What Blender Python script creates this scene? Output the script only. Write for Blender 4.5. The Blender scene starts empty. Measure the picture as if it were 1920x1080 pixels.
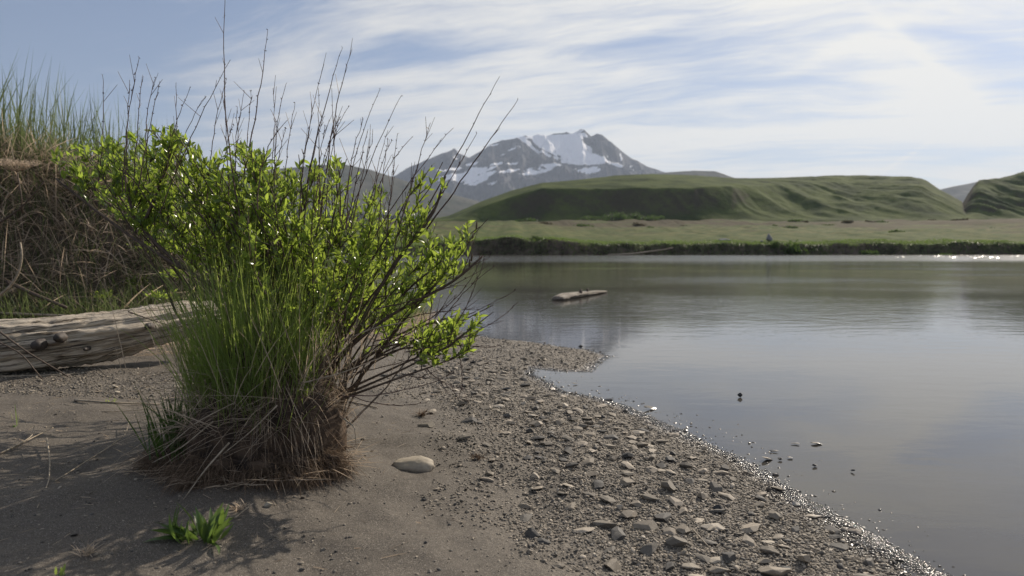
import bpy, math, numpy as np
from math import radians as R, sin, cos, pi
C = bpy.context.scene
rng = np.random.default_rng(11)

# ------------------------------------------------------------------ camera
F = 1387.0
PITCH = math.atan(75 / F)
CAM = np.array([0.0, 0.0, 1.0])
cd = bpy.data.cameras.new('camera'); cam = bpy.data.objects.new('camera', cd)
C.collection.objects.link(cam); C.camera = cam
cam.location = CAM; cam.rotation_euler = (R(90) - PITCH, 0, 0)
cd.sensor_width = 36; cd.lens = F / 1920 * 36
cd.clip_start = 0.05; cd.clip_end = 60000
cd.dof.use_dof = True; cd.dof.focus_distance = 3.3; cd.dof.aperture_fstop = 3.3
C.render.resolution_x = 1024; C.render.resolution_y = 576

# ------------------------------------------------------------------ view
C.view_settings.view_transform = 'Standard'; C.view_settings.look = 'None'
C.view_settings.exposure = 0.2; C.view_settings.gamma = 1.0
C.cycles.max_bounces = 8; C.cycles.transparent_max_bounces = 12
C.cycles.volume_bounces = 0; C.cycles.caustics_reflective = False; C.cycles.caustics_refractive = False
C.cycles.use_denoising = True

SUN_AZ, SUN_EL = R(38), R(31)       # azimuth from +Y towards +X
SUNV = (sin(SUN_AZ) * cos(SUN_EL), cos(SUN_AZ) * cos(SUN_EL), sin(SUN_EL))

# ------------------------------------------------------------------ node helper
class NT:
    def __init__(s, tree):
        s.t = tree; s.n = tree.nodes; s.l = tree.links
    def node(s, typ, **kw):
        n = s.n.new(typ)
        for k, v in kw.items(): setattr(n, k, v)
        return n
    def put(s, sock, v):
        if isinstance(v, bpy.types.NodeSocket): s.l.new(v, sock)
        elif v is not None:
            if sock.type == 'RGBA' and len(v) == 3: v = (*v, 1)
            sock.default_value = v
    def m(s, op, a, b=None, c=None, clamp=False):
        n = s.node('ShaderNodeMath', operation=op, use_clamp=clamp)
        for i, v in enumerate((a, b, c)):
            if v is not None: s.put(n.inputs[i], v)
        return n.outputs[0]
    def mul(s, a, b): return s.m('MULTIPLY', a, b)
    def add(s, a, b): return s.m('ADD', a, b)
    def sub(s, a, b): return s.m('SUBTRACT', a, b)
    def rng(s, v, a, b, c=0.0, d=1.0, smooth=True):
        n = s.node('ShaderNodeMapRange', interpolation_type='SMOOTHSTEP' if smooth else 'LINEAR')
        for i, q in enumerate((v, a, b, c, d)): s.put(n.inputs[i], q)
        return n.outputs[0]
    def mix(s, f, a, b, typ='MIX'):
        n = s.node('ShaderNodeMix', data_type='RGBA', blend_type=typ)
        s.put(n.inputs[0], f); s.put(n.inputs[6], a); s.put(n.inputs[7], b)
        return n.outputs[2]
    def noise(s, vec, scale, detail=4, rough=.55, dist=0.0, lac=2.0, typ='FBM', col=False):
        n = s.node('ShaderNodeTexNoise', noise_type=typ)
        s.put(n.inputs['Vector'], vec); s.put(n.inputs['Scale'], scale)
        n.inputs['Detail'].default_value = detail; n.inputs['Roughness'].default_value = rough
        n.inputs['Distortion'].default_value = dist; n.inputs['Lacunarity'].default_value = lac
        return n.outputs[1 if col else 0]
    def voro(s, vec, scale, feature='F1', out=0, rand=1.0):
        n = s.node('ShaderNodeTexVoronoi', feature=feature)
        s.put(n.inputs['Vector'], vec); s.put(n.inputs['Scale'], scale); n.inputs['Randomness'].default_value = rand
        return n.outputs[out]
    def sep(s, v):
        n = s.node('ShaderNodeSeparateXYZ'); s.put(n.inputs[0], v); return n.outputs
    def comb(s, x, y, z):
        n = s.node('ShaderNodeCombineXYZ')
        for i, v in enumerate((x, y, z)): s.put(n.inputs[i], v)
        return n.outputs[0]
    def vmul(s, v, k):
        n = s.node('ShaderNodeVectorMath', operation='MULTIPLY'); s.put(n.inputs[0], v); s.put(n.inputs[1], k); return n.outputs[0]
    def ramp(s, f, stops):
        n = s.node('ShaderNodeValToRGB'); s.put(n.inputs[0], f)
        e = n.color_ramp.elements
        while len(e) < len(stops): e.new(0.5)
        for el, (p, c) in zip(e, stops): el.position = p; el.color = (*c, 1)
        return n.outputs[0]
    def bump(s, h, strength=.5, dist=.01, normal=None):
        n = s.node('ShaderNodeBump'); s.put(n.inputs['Height'], h)
        s.put(n.inputs['Strength'], strength); s.put(n.inputs['Distance'], dist)
        if normal is not None: s.put(n.inputs['Normal'], normal)
        return n.outputs[0]

# ------------------------------------------------------------------ world
W = bpy.data.worlds.new('World'); C.world = W; W.use_nodes = True
w = NT(W.node_tree); w.n.clear()
out = w.node('ShaderNodeOutputWorld'); bg = w.node('ShaderNodeBackground')
w.l.new(bg.outputs[0], out.inputs[0])
sky = w.node('ShaderNodeTexSky', sky_type='NISHITA', sun_disc=False, sun_elevation=SUN_EL, sun_rotation=SUN_AZ)
sky.air_density = 1.0; sky.dust_density = 0.6; sky.ozone_density = 2.0
SKY_STRENGTH = 0.085
dirv = w.node('ShaderNodeTexCoord').outputs['Generated']
dx, dy, dz = w.sep(dirv)
inv = w.m('DIVIDE', 1.0, w.add(w.m('MAXIMUM', dz, 0.0), 0.10))
cx, cy = w.mul(dx, inv), w.mul(dy, inv)
# rotate so that the streaks run up to the right, as seen from the beach
ang = R(-18)
ux = w.add(w.mul(cx, cos(ang)), w.mul(cy, sin(ang))); uy = w.sub(w.mul(cy, cos(ang)), w.mul(cx, sin(ang)))
warp = w.noise(w.comb(ux, uy, 0.0), 0.55, 3, .5)
uyw = w.add(uy, w.mul(warp, 0.9))
big = w.noise(w.comb(w.mul(ux, .50), w.mul(uyw, 1.15), 3.3), 1.0, 5, .55)
wisp = w.noise(w.comb(w.mul(ux, 1.1), w.mul(uyw, 4.2), 7.1), 1.0, 7, .62, dist=.4)
fine = w.noise(w.comb(w.mul(ux, 3.0), w.mul(uyw, 9.0), 1.7), 1.0, 6, .65, dist=.5)
cov = w.add(w.add(w.mul(big, .46), w.mul(wisp, .76)), w.mul(fine, .46))
# azimuth (x/y) and elevation (z/y) of the view direction, forward hemisphere
ady = w.m('MAXIMUM', dy, 0.15)
az = w.m('DIVIDE', dx, ady); el = w.m('DIVIDE', dz, ady)
def lobe(u, v, su, sv, rot=0.0, amp=1.0):
    a0, e0 = (u - 960) / F, (465 - v) / F
    x = w.sub(az, a0); y = w.sub(el, e0)
    c_, s_ = cos(R(rot)), sin(R(rot))
    xr = w.add(w.mul(x, c_ / su * F), w.mul(y, s_ / su * F)); yr = w.sub(w.mul(y, c_ / sv * F), w.mul(x, s_ / sv * F))
    d2 = w.add(w.mul(xr, xr), w.mul(yr, yr))
    return w.mul(w.m('EXPONENT', w.mul(d2, -1.0)), amp)
lobes = [(1900, -330, 700, 260, 0, .06), (700, -500, 900, 240, 10, .10), (800, 230, 420, 60, 6, .08), (1080, 60, 420, 90, 10, .06), (1700, 150, 240, 85, -24, .19), (1650, 60, 420, 90, -8, .09), (1800, 205, 160, 60, -35, .12), (1560, 100, 170, 14, 25, .14), (1740, 130, 150, 12, -40, .16), (1500, 252, 720, 22, 4, .20), (1050, 290, 500, 28, 2, .16),
         (520, 170, 230, 90, 20, .15), (980, 120, 330, 60, 14, .10), (1860, 250, 330, 22, 4, .14),
         (1000, 330, 900, 26, 0, .14), (60, 120, 330, 260, 0, -.26), (760, 100, 170, 34, 10, -.20), (1340, 165, 240, 45, 12, -.16), (1760, 70, 130, 18, -10, -.16), (1880, 180, 90, 26, 10, -.20), (1230, 70, 160, 16, 16, -.08), (1120, 345, 1400, 18, 0, -.02),
         (1480, 300, 500, 18, 3, -.10), (1800, 300, 260, 14, 12, -.16), (330, 30, 300, 60, 0, -.18), (1850, 120, 90, 40, 0, -.12)]
for L in lobes: cov = w.add(cov, lobe(*L))
den = w.rng(cov, .60, 1.12)
# a thin trail and a small cumulus low on the right
tr = lobe(1722, 278, 95, 4.5, 32, .5); tr = w.mul(tr, w.rng(fine, .3, .6))
cu = w.mul(w.add(lobe(1840, 331, 42, 6, 0, 1.0), lobe(1805, 334, 22, 4, 0, .7)), w.rng(wisp, .3, .55, .5, 1.0))
den = w.m('MINIMUM', w.add(w.add(den, tr), cu), 1.0)
sdot = w.add(w.add(w.mul(dx, SUNV[0]), w.mul(dy, SUNV[1])), w.mul(dz, SUNV[2]))
near_sun = w.rng(sdot, .15, .97)
k = 1 / SKY_STRENGTH
ccol = w.mix(near_sun, (.40 * k, .42 * k, .48 * k), (.86 * k, .83 * k, .76 * k))
skyc = w.mix(.36, w.mix(1.0, sky.outputs[0], (.80, .86, 1.0), 'MULTIPLY'), (.235 * k, .265 * k, .325 * k))
final = w.mix(w.mul(den, .92), skyc, ccol)
w.l.new(final, bg.inputs[0]); bg.inputs[1].default_value = SKY_STRENGTH

# ------------------------------------------------------------------ sun
sl = bpy.data.lights.new('sun', 'SUN'); so = bpy.data.objects.new('sun', sl); C.collection.objects.link(so)
sl.energy = 4.9; sl.angle = R(0.55); sl.color = (1.0, .885, .74)
so.rotation_euler = (R(90) - SUN_EL, 0, pi - SUN_AZ)

# ------------------------------------------------------------------ numpy noise
def _h(ix, iy, seed):
    n = (ix.astype(np.int64) * 374761393 + iy.astype(np.int64) * 668265263 + seed * 974711) & 0xffffffff
    n = ((n ^ (n >> 13)) * 1274126177) & 0xffffffff
    return ((n ^ (n >> 16)) & 0xffff) / 65535.0
def vnoise(x, y, seed=0):
    x = np.asarray(x, float); y = np.asarray(y, float)
    ix, iy = np.floor(x), np.floor(y); fx, fy = x - ix, y - iy
    fx = fx * fx * fx * (fx * (fx * 6 - 15) + 10); fy = fy * fy * fy * (fy * (fy * 6 - 15) + 10)
    a, b = _h(ix, iy, seed), _h(ix + 1, iy, seed); c, d = _h(ix, iy + 1, seed), _h(ix + 1, iy + 1, seed)
    return (a + (b - a) * fx) * (1 - fy) + (c + (d - c) * fx) * fy - .5
def fbm(x, y, seed=0, octv=5, gain=.5, ridged=False):
    s, a = 0, 1.0
    for o in range(octv):
        n = vnoise(x * 2 ** o + 13.7 * o, y * 2 ** o + 7.3 * o, seed + o)
        s = s + a * ((.5 - np.abs(n) * 2) if ridged else n)
        a *= gain
    return s
def sstep(x, a, b):
    t = np.clip((x - a) / (b - a), 0, 1); return t * t * (3 - 2 * t)

# ------------------------------------------------------------------ mesh helpers
class MB:
    def __init__(s): s.v = []; s.f3 = []; s.f4 = []; s.n = 0
    def add(s, v, f):
        v = np.asarray(v, float).reshape(-1, 3); f = np.asarray(f, int)
        (s.f3 if f.shape[1] == 3 else s.f4).append(f + s.n) if len(f) else None
        s.v.append(v); s.n += len(v)
    def add2(s, v, fa, fb):
        n0 = s.n; s.add(v, fa)
        fb = np.asarray(fb, int); (s.f3 if fb.shape[1] == 3 else s.f4).append(fb + n0)
    def build(s, name, mat, parent=None, smooth=True, attrs=None):
        V = np.concatenate(s.v) if s.v else np.zeros((0, 3))
        f3 = np.concatenate(s.f3) if s.f3 else np.zeros((0, 3), int); f4 = np.concatenate(s.f4) if s.f4 else np.zeros((0, 4), int)
        me = bpy.data.meshes.new(name)
        me.vertices.add(len(V)); me.vertices.foreach_set('co', V.astype(np.float32).ravel())
        nl = f3.size + f4.size; me.loops.add(nl); me.polygons.add(len(f3) + len(f4))
        me.loops.foreach_set('vertex_index', np.concatenate([f3.ravel(), f4.ravel()]).astype(np.int32))
        st = np.concatenate([np.arange(len(f3)) * 3, f3.size + np.arange(len(f4)) * 4]).astype(np.int32)
        me.polygons.foreach_set('loop_start', st)
        me.update(calc_edges=True)
        if smooth: me.polygons.foreach_set('use_smooth', np.ones(len(me.polygons), bool))
        if attrs:
            for k_, a_ in attrs.items():
                at = me.attributes.new(k_, 'FLOAT', 'POINT'); at.data.foreach_set('value', np.asarray(a_, np.float32).ravel())
        me.validate()
        if mat: me.materials.append(mat)
        o = bpy.data.objects.new(name, me); C.collection.objects.link(o)
        if parent: o.parent = parent
        return o
def local(o, root):      # keep world-space geometry when parented to an Empty that stands at its base
    o.location = -np.array(root.location)
def tag(o, label=None, cat=None, group=None, kind=None):
    if label: o['label'] = label
    if cat: o['category'] = cat
    if group: o['group'] = group
    if kind: o['kind'] = kind
    return o
def empty(name, loc, label, cat, group=None):
    o = bpy.data.objects.new(name, None); C.collection.objects.link(o); o.location = loc
    o.empty_display_size = .1
    return tag(o, label, cat, group)
def grid_faces(nx, ny):
    i, j = np.meshgrid(np.arange(nx - 1), np.arange(ny - 1), indexing='ij')
    a = (i * ny + j).ravel(); return np.stack([a, a + ny, a + ny + 1, a + 1], 1)
def gridmesh(name, X, Y, Z, mat, attrs=None):
    mb = MB(); mb.add(np.stack([X, Y, Z], -1).reshape(-1, 3), grid_faces(*X.shape)); return mb.build(name, mat, attrs=attrs)
def tube(mb, P, r, sides=6, cap=True, wob=0.0):
    P = np.asarray(P, float); n = len(P); r = np.broadcast_to(np.asarray(r, float), (n,))
    T = np.gradient(P, axis=0); T /= np.linalg.norm(T, axis=1)[:, None] + 1e-12
    up = np.array([0, 0, 1.0]) if abs(T[0][2]) < .9 else np.array([1.0, 0, 0])
    N = np.cross(T[0], up); N /= np.linalg.norm(N); ring = []
    for i in range(n):
        N = N - T[i] * np.dot(N, T[i]); N /= np.linalg.norm(N) + 1e-12
        B = np.cross(T[i], N); a = np.arange(sides) / sides * 2 * pi
        rr = r[i] * (1 + wob * rng.uniform(-1, 1, sides))
        ring.append(P[i] + (np.cos(a) * rr)[:, None] * N + (np.sin(a) * rr)[:, None] * B)
    V = np.concatenate(ring); i, j = np.meshgrid(np.arange(n - 1), np.arange(sides), indexing='ij')
    a = (i * sides + j).ravel(); b = (i * sides + (j + 1) % sides).ravel()
    f4 = np.stack([a, b, b + sides, a + sides], 1)
    if cap:
        V = np.concatenate([V, P[:1], P[-1:]]); k_ = np.arange(sides)
        f3 = np.concatenate([np.stack([(k_ + 1) % sides, k_, np.full(sides, n * sides)], 1),
                             np.stack([(n - 1) * sides + k_, (n - 1) * sides + (k_ + 1) % sides, np.full(sides, n * sides + 1)], 1)])
        mb.add2(V, f4, f3)
    else: mb.add(V, f4)
def unit(v): return v / (np.linalg.norm(v, axis=-1, keepdims=True) + 1e-12)
def blades(mb, P, D, L, Wd, droop=.3, levels=5, curl=None, fold=False):
    """strips: P root (N,3), D direction (N,3), L length, Wd width, droop = sag as a share of length"""
    N = len(P); L = np.broadcast_to(L, (N,)); Wd = np.broadcast_to(Wd, (N,)); droop = np.broadcast_to(droop, (N,))
    D = unit(D); side = unit(np.cross(D, unit(rng.normal(size=(N, 3)))))
    c = np.zeros((N, 3)) if curl is None else curl
    t = np.linspace(0, 1, levels); vs = []
    for i, ti in enumerate(t):
        p = P + D * (L * ti)[:, None] + (np.array([0, 0, -1.0]) * droop[:, None] + c) * (L * ti ** 2)[:, None]
        wd = Wd * (1 - ti ** 2.2) * (.6 + .4 * min(1, ti * 4)) * .5 + 1e-5
        vs += [p - side * wd[:, None], p + side * wd[:, None]]
    V = np.stack(vs, 1).reshape(-1, 3); base = np.arange(N)[:, None] * (2 * levels)
    q = np.array([[2 * i, 2 * i + 1, 2 * i + 3, 2 * i + 2] for i in range(levels - 1)])
    mb.add(V, (base[:, :, None] + q[None]).reshape(-1, 4))
def instance(mb, tv, tf, pos, rot, scl):
    """stamp template (tv, tf) N times: rot (N,3,3), scl (N,3)"""
    V = np.einsum('nij,nkj->nki', rot, tv[None] * scl[:, None, :]) + pos[:, None, :]
    off = np.arange(len(pos))[:, None, None] * len(tv)
    mb.add(V.reshape(-1, 3), (tf[None] + off).reshape(-1, tf.shape[1]))
def rotmats(yaw, px, py):
    cz, sz = np.cos(yaw), np.sin(yaw); cx_, sx_ = np.cos(px), np.sin(px); cy_, sy_ = np.cos(py), np.sin(py)
    z, o = np.zeros_like(cz), np.ones_like(cz)
    Rz = np.stack([cz, -sz, z, sz, cz, z, z, z, o], -1).reshape(-1, 3, 3)
    Rx = np.stack([o, z, z, z, cx_, -sx_, z, sx_, cx_], -1).reshape(-1, 3, 3)
    Ry = np.stack([cy_, z, sy_, z, o, z, -sy_, z, cy_], -1).reshape(-1, 3, 3)
    return Rz @ Rx @ Ry
def ico(sub):
    import bmesh
    bm = bmesh.new(); bmesh.ops.create_icosphere(bm, subdivisions=sub, radius=1.0)
    v = np.array([x.co[:] for x in bm.verts]); f = np.array([[q.index for q in x.verts] for x in bm.faces]); bm.free(); return v, f
ICO = {i: ico(i) for i in (1, 2, 3, 4)}
def stone_shape(sub, seed, cuts=9, flat=.42, rough=.0):
    r_ = np.random.default_rng(seed); v, f = ICO[sub]; v = v.copy()
    for _ in range(cuts):
        n = unit(r_.normal(size=3)); d = r_.uniform(.38, .8); e = np.maximum(v @ n - d, 0); v -= e[:, None] * n
    v *= 1 + rough * (vnoise(v[:, 0] * 3 + seed, v[:, 1] * 3 + v[:, 2] * 2.3, seed)[:, None] * 2)
    v[:, 1] *= r_.uniform(.6, .9); v[:, 2] *= flat
    return v, f
def bez(a, b, c, n):
    t = np.linspace(0, 1, n)[:, None]; return (1 - t) ** 2 * a + 2 * t * (1 - t) * b + t * t * c

# ------------------------------------------------------------------ pixel (1920x1080 photograph) -> world helpers
def ray(u, v):
    x = (u - 960) / F; z = (540 - v) / F
    return np.array([x, cos(PITCH) + z * sin(PITCH), -sin(PITCH) + z * cos(PITCH)])
def at(u, v, y):
    d = ray(u, v); return CAM + d * (y / d[1])
def flatpt(u, v, z=0.0):
    d = ray(u, v); t = (z - CAM[2]) / d[2]; return CAM + d * t

# ------------------------------------------------------------------ the shape of the land
SHORE_PX = [(2350, 1330), (2050, 1210), (1900, 1140), (1760, 1082), (1640, 1012), (1560, 968), (1450, 906), (1400, 872), (1335, 842), (1290, 816), (1230, 790), (1170, 762),
            (1110, 746), (1050, 734), (1022, 716), (992, 702), (1000, 690), (1050, 696), (1105, 697), (1140, 668), (1105, 656), (1050, 650), (985, 640),
            (905, 632), (830, 612), (780, 600), (690, 592), (600, 586), (520, 580)]
SH = [flatpt(u, v)[:2] for u, v in SHORE_PX]
SH = np.array([(40, -80), (14, -22), (5, -4)] + [tuple(p) for p in SH] + [(-6, 15), (-12, 24), (-30, 40), (-120, 62), (-900, 80)])
POLY = np.concatenate([SH, [(-900, -300), (40, -300)]])
def shore_sd(x, y):
    x = np.asarray(x, float); y = np.asarray(y, float); d2 = np.full(x.shape, 1e18)
    for i in range(len(SH) - 1):
        a, b = SH[i], SH[i + 1]; ab = b - a; t = np.clip(((x - a[0]) * ab[0] + (y - a[1]) * ab[1]) / (ab @ ab), 0, 1)
        d2 = np.minimum(d2, (x - a[0] - t * ab[0]) ** 2 + (y - a[1] - t * ab[1]) ** 2)
    ins = np.zeros(x.shape, bool)
    for i in range(len(POLY)):
        a, b = POLY[i], POLY[(i + 1) % len(POLY)]
        if a[1] == b[1]: continue
        c_ = ((a[1] > y) != (b[1] > y)) & (x < (b[0] - a[0]) * (y - a[1]) / (b[1] - a[1]) + a[0]); ins ^= c_
    return np.sqrt(d2) * np.where(ins, 1, -1)
TUS = np.array([-1.02, 2.93])     # centre of the grass tussock
def bank_front(x):                 # y of the foot of the grassy bank
    return np.interp(x, [-9, -5, -3.6, -2.9, -2.2, -1.4, -.4], [5.2, 6.3, 6.9, 7.3, 7.9, 8.8, 9.6])
def bank_h(x):
    return np.interp(x, [-9, -5.5, -4.2, -3.4, -2.7, -2.0, -1.3, -.6], [1.9, 1.62, 1.42, 1.1, .68, .36, .15, 0.0])
def H(x, y, sd=None, micro=True):
    x = np.asarray(x, float); y = np.asarray(y, float)
    if sd is None: sd = shore_sd(x, y)
    s = sd + (.11 * fbm(x * 2.2, y * 2.2, 5, 3) + .05 * fbm(x * 9, y * 9, 6, 2)) * np.clip(1.2 - np.abs(sd), 0, 1)
    z = np.where(s > 0, .055 * s * np.exp(-s * .05) + .012 * np.minimum(s, .25), .09 * s)
    z = np.clip(z, -1.0, .9)
    near = np.exp(-((x + 1) ** 2 + (y - 3) ** 2) / 200)
    land = sstep(sd, .1, .8)
    z = z + near * land * (.05 * fbm(x * .8, y * .8, 3, 3) + .028 * fbm(x * 3.1, y * 3.1, 9, 3))
    if micro:
        z = z + near * sstep(sd, -.1, .3) * (.009 * fbm(x * 11, y * 11, 21, 4))
    r2 = ((x - TUS[0]) ** 2 + (y - TUS[1]) ** 2)
    z = z + .05 * np.exp(-r2 / .35)
    # the grassy bank on the left, steep face towards the beach
    yf = bank_front(x) + .35 * fbm(x * 1.3, y * .4, 31, 3)
    z = z + bank_h(x) * sstep(y, yf, yf + 1.1) * (1 - .75 * sstep(y, yf + 5, yf + 10)) + .10 * sstep(y, yf - 1.6, yf) * (bank_h(x) > .05) + \
        .12 * fbm(x * 2.5, y * 2.5, 33, 4) * sstep(y, yf, yf + .6) * (bank_h(x) > .1) * (y < 40)
    z = np.where((sd > -3) & (sd < 1.6), np.minimum(z, np.maximum(.09 * sd, sd * .35)), z)
    z = np.where((sd < -3) , np.minimum(z, -.3), z)
    return z
def h1(x, y): return float(H(np.array([x]), np.array([y]))[0])
def ground(u, v):
    d = ray(u, v); lo, t = 0.5, 0.5
    while t < 40:
        p = CAM + d * t
        if p[2] <= h1(p[0], p[1]) or p[2] <= 0: break
        lo = t; t += .05
    for _ in range(14):
        mid = (lo + t) / 2; p = CAM + d * mid
        if p[2] <= max(0, h1(p[0], p[1])): t = mid
        else: lo = mid
    return CAM + d * t

# ------------------------------------------------------------------ materials
def mat(name):
    m_ = bpy.data.materials.new(name); m_.use_nodes = True; t = NT(m_.node_tree)
    return m_, t, t.n['Principled BSDF'], t.n['Material Output']
def obj_co(t): return t.node('ShaderNodeTexCoord').outputs['Object']
def pos_co(t): return t.node('ShaderNodeNewGeometry').outputs['Position']
def island(t): return t.node('ShaderNodeNewGeometry').outputs['Random Per Island']

def m_ground():
    m_, t, p, o = mat('beach'); co = pos_co(t)
    at_ = t.node('ShaderNodeAttribute', attribute_name='sd').outputs['Fac']
    bk = t.node('ShaderNodeAttribute', attribute_name='bank').outputs['Fac']
    n1 = t.noise(co, 2.0, 5, .6); n2 = t.noise(co, 45, 6, .75); n3 = t.voro(co, 430, out=1); n4 = t.voro(co, 90, out=1)
    g3 = t.sep(n3)[0]; g4 = t.sep(n4)[0]
    c = t.ramp(t.add(t.mul(n1, .5), t.mul(n2, .5)), [(.25, (.068, .057, .045)), (.5, (.108, .091, .072)), (.75, (.158, .135, .107))])
    c = t.mix(t.rng(g3, .84, .98), c, (.27, .24, .20)); c = t.mix(t.rng(g3, .18, .06), c, (.04, .036, .032))
    damp = t.mul(t.rng(t.noise(co, 4.5, 4, .6), .60, .70), t.rng(at_, 3.0, 1.6)); c = t.mix(t.mul(damp, .5), c, t.mix(1.0, c, (.5, .48, .46), 'MULTIPLY'))
    grav = t.mul(t.rng(at_, 1.5, .7), t.rng(at_, -.05, .05)); gc = t.ramp(g4, [(.0, (.05, .044, .038)), (.4, (.14, .122, .098)), (.7, (.22, .19, .15)), (1, (.33, .29, .23))])
    c = t.mix(t.mul(grav, .8), c, gc)
    wet = t.rng(t.add(at_, t.mul(t.sub(n1, .5), .2)), .12, .01)
    c = t.mix(t.mul(wet, .55), c, t.mix(1.0, c, (.45, .43, .42), 'MULTIPLY'))
    dn = t.noise(co, 9, 5, .6); c = t.mix(bk, c, t.ramp(dn, [(.3, (.07, .054, .038)), (.7, (.17, .135, .10))]))
    t.put(p.inputs['Base Color'], c); t.put(p.inputs['Roughness'], t.rng(wet, 0, 1, .85, .28))
    hgt = t.add(t.add(t.mul(g3, .25), t.mul(n2, 1.0)), t.mul(t.mul(t.voro(co, 90), 1.3), grav))
    t.put(p.inputs['Normal'], t.bump(hgt, .9, .006)); return m_
def m_water():
    m_, t, p, o = mat('water'); co = pos_co(t); x, y, z = t.sep(co)
    # calm near the beach, fine cat's-paws mid-river and a wind-ruffled strip under the far bank
    far = t.rng(t.add(y, t.mul(x, -.12)), 42, 60); mid = t.rng(y, 5, 20)
    patch = t.noise(t.comb(t.mul(x, .05), t.mul(y, .12), 0), 1.0, 3, .5)
    right = t.rng(t.m('DIVIDE', x, t.m('MAXIMUM', y, 1)), -.06, .30)
    t.put(p.inputs['Base Color'], (.070, .065, .056)); p.inputs['IOR'].default_value = 1.333
    w1 = t.noise(t.comb(t.mul(x, .75), t.mul(y, 1.5), 0), 3.2, 3, .5, dist=.3)
    w2 = t.noise(t.comb(t.mul(x, .8), t.mul(y, 1.7), 4), 9.0, 3, .6)
    w3 = t.noise(t.comb(t.mul(x, .8), t.mul(y, 1.6), 8), 34.0, 2, .6)
    w0 = t.noise(co, .55, 3, .5)
    hgt = t.add(t.add(t.mul(w1, .010), t.mul(w2, .0032)), t.add(t.mul(w3, .0005), t.mul(w0, .016)))
    amp = t.add(t.add(.12, t.mul(mid, t.mul(t.add(right, .12), t.mul(t.rng(patch, .35, .65), .85)))), t.mul(far, 1.0))
    b = t.node('ShaderNodeBump'); t.put(b.inputs['Height'], hgt); t.put(b.inputs['Strength'], t.m('MINIMUM', amp, 1.0)); t.put(b.inputs['Distance'], t.m('MAXIMUM', amp, 1.0))
    t.put(p.inputs['Normal'], b.outputs[0])
    t.put(p.inputs['Roughness'], t.add(t.add(.015, t.mul(far, .09)), t.mul(t.mul(mid, right), .05)))
    return m_
def m_foliage(name, base, trans, var=.35, rough=.35, tw=.5, spec=.5):
    m_, t, p, o = mat(name); r_ = island(t)
    hi = tuple(min(1, c * (1 + var)) for c in base); lo = tuple(c * (1 - var) for c in base)
    c = t.mix(r_, lo, hi); t.put(p.inputs['Base Color'], c); p.inputs['Roughness'].default_value = rough
    p.inputs['Specular IOR Level'].default_value = spec
    tr_ = t.node('ShaderNodeBsdfTranslucent'); t.put(tr_.inputs[0], t.mix(r_, tuple(c_ * (1 - var * .7) for c_ in trans), tuple(min(1, c_ * (1 + var * .15)) for c_ in trans)))
    mx = t.node('ShaderNodeMixShader'); mx.inputs[0].default_value = tw
    t.l.new(p.outputs[0], mx.inputs[1]); t.l.new(tr_.outputs[0], mx.inputs[2]); t.l.new(mx.outputs[0], o.inputs[0]); return m_
def m_bark(name, lo, hi, sc=60, rough=.7, bump=.4):
    m_, t, p, o = mat(name); co = pos_co(t); n = t.noise(co, sc, 4, .6)
    t.put(p.inputs['Base Color'], t.mix(t.rng(n, .3, .7), lo, hi)); p.inputs['Roughness'].default_value = rough
    t.put(p.inputs['Normal'], t.bump(n, bump, .002)); return m_
def m_stone(name, stops, rough=(.75, .25)):
    m_, t, p, o = mat(name); co = obj_co(t); geo = t.node('ShaderNodeNewGeometry')
    oi = t.node('ShaderNodeObjectInfo').outputs['Random']
    r_ = t.m('FRACT', t.add(geo.outputs['Random Per Island'], oi))
    px_ = t.sep(geo.outputs['Position'])
    n = t.noise(geo.outputs['Position'], 55, 5, .65); c = t.ramp(r_, stops)
    c = t.mix(t.mul(t.rng(n, .35, .7), .5), c, t.mix(1.0, c, (.6, .6, .6), 'MULTIPLY'))
    vein = t.rng(t.noise(geo.outputs['Position'], 120, 3, .6), .62, .72); c = t.mix(t.mul(vein, .35), c, (.36, .33, .29))
    wet = t.rng(px_[2], .016, .004)
    c = t.mix(wet, c, t.mix(1.0, c, (.42, .41, .42), 'MULTIPLY')); t.put(p.inputs['Base Color'], c)
    t.put(p.inputs['Roughness'], t.rng(wet, 0, 1, *rough)); t.put(p.inputs['Normal'], t.bump(n, .5, .003)); return m_
STONES = [(.0, (.045, .043, .041)), (.14, (.10, .092, .080)), (.4, (.18, .155, .12)), (.62, (.25, .212, .162)), (.85, (.345, .292, .225)), (1, (.47, .41, .325))]
M_GROUND, M_WATER = m_ground(), m_water()
M_STONE = m_stone('shingle', STONES)
M_KNOT = m_bark('knot_wood', (.022, .018, .015), (.07, .055, .045), 50)
M_DARK = m_stone('dark_stone', [(0, (.025, .026, .028)), (1, (.05, .05, .052))])
M_PALE = m_stone('pale_stone', [(0, (.33, .28, .21)), (1, (.46, .40, .31))])
M_LEAF = m_foliage('willow_leaf', (.108, .165, .042), (.46, .60, .085), .5, .25, .52, .6)
M_GREEN = m_foliage('green_blade', (.15, .205, .065), (.50, .64, .13), .45, .4, .5)
M_RIP, _t, _p, _o = mat('ripple_water'); _p.inputs['Base Color'].default_value = (.085, .074, .058, 1); _p.inputs['Roughness'].default_value = .22; _p.inputs['IOR'].default_value = 1.333
M_TALL = m_foliage('tall_blade', (.10, .13, .060), (.22, .28, .10), .5, .5, .4, .3)
M_BGREEN = m_foliage('bank_green', (.10, .145, .045), (.20, .29, .07), .4, .5, .4)
M_ROSE = m_foliage('rosette_leaf', (.07, .12, .035), (.22, .34, .06), .4, .4, .4)
M_BROAD = m_foliage('broad_blade', (.055, .10, .028), (.15, .26, .04), .4, .35, .4)
M_STRAW = m_foliage('dead_grass', (.52, .425, .32), (.58, .46, .34), .5, .65, .5, .3)
M_ROOTS = m_foliage('root_hair', (.20, .145, .10), (.05, .03, .016), .5, .9, .2, .1)
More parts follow.
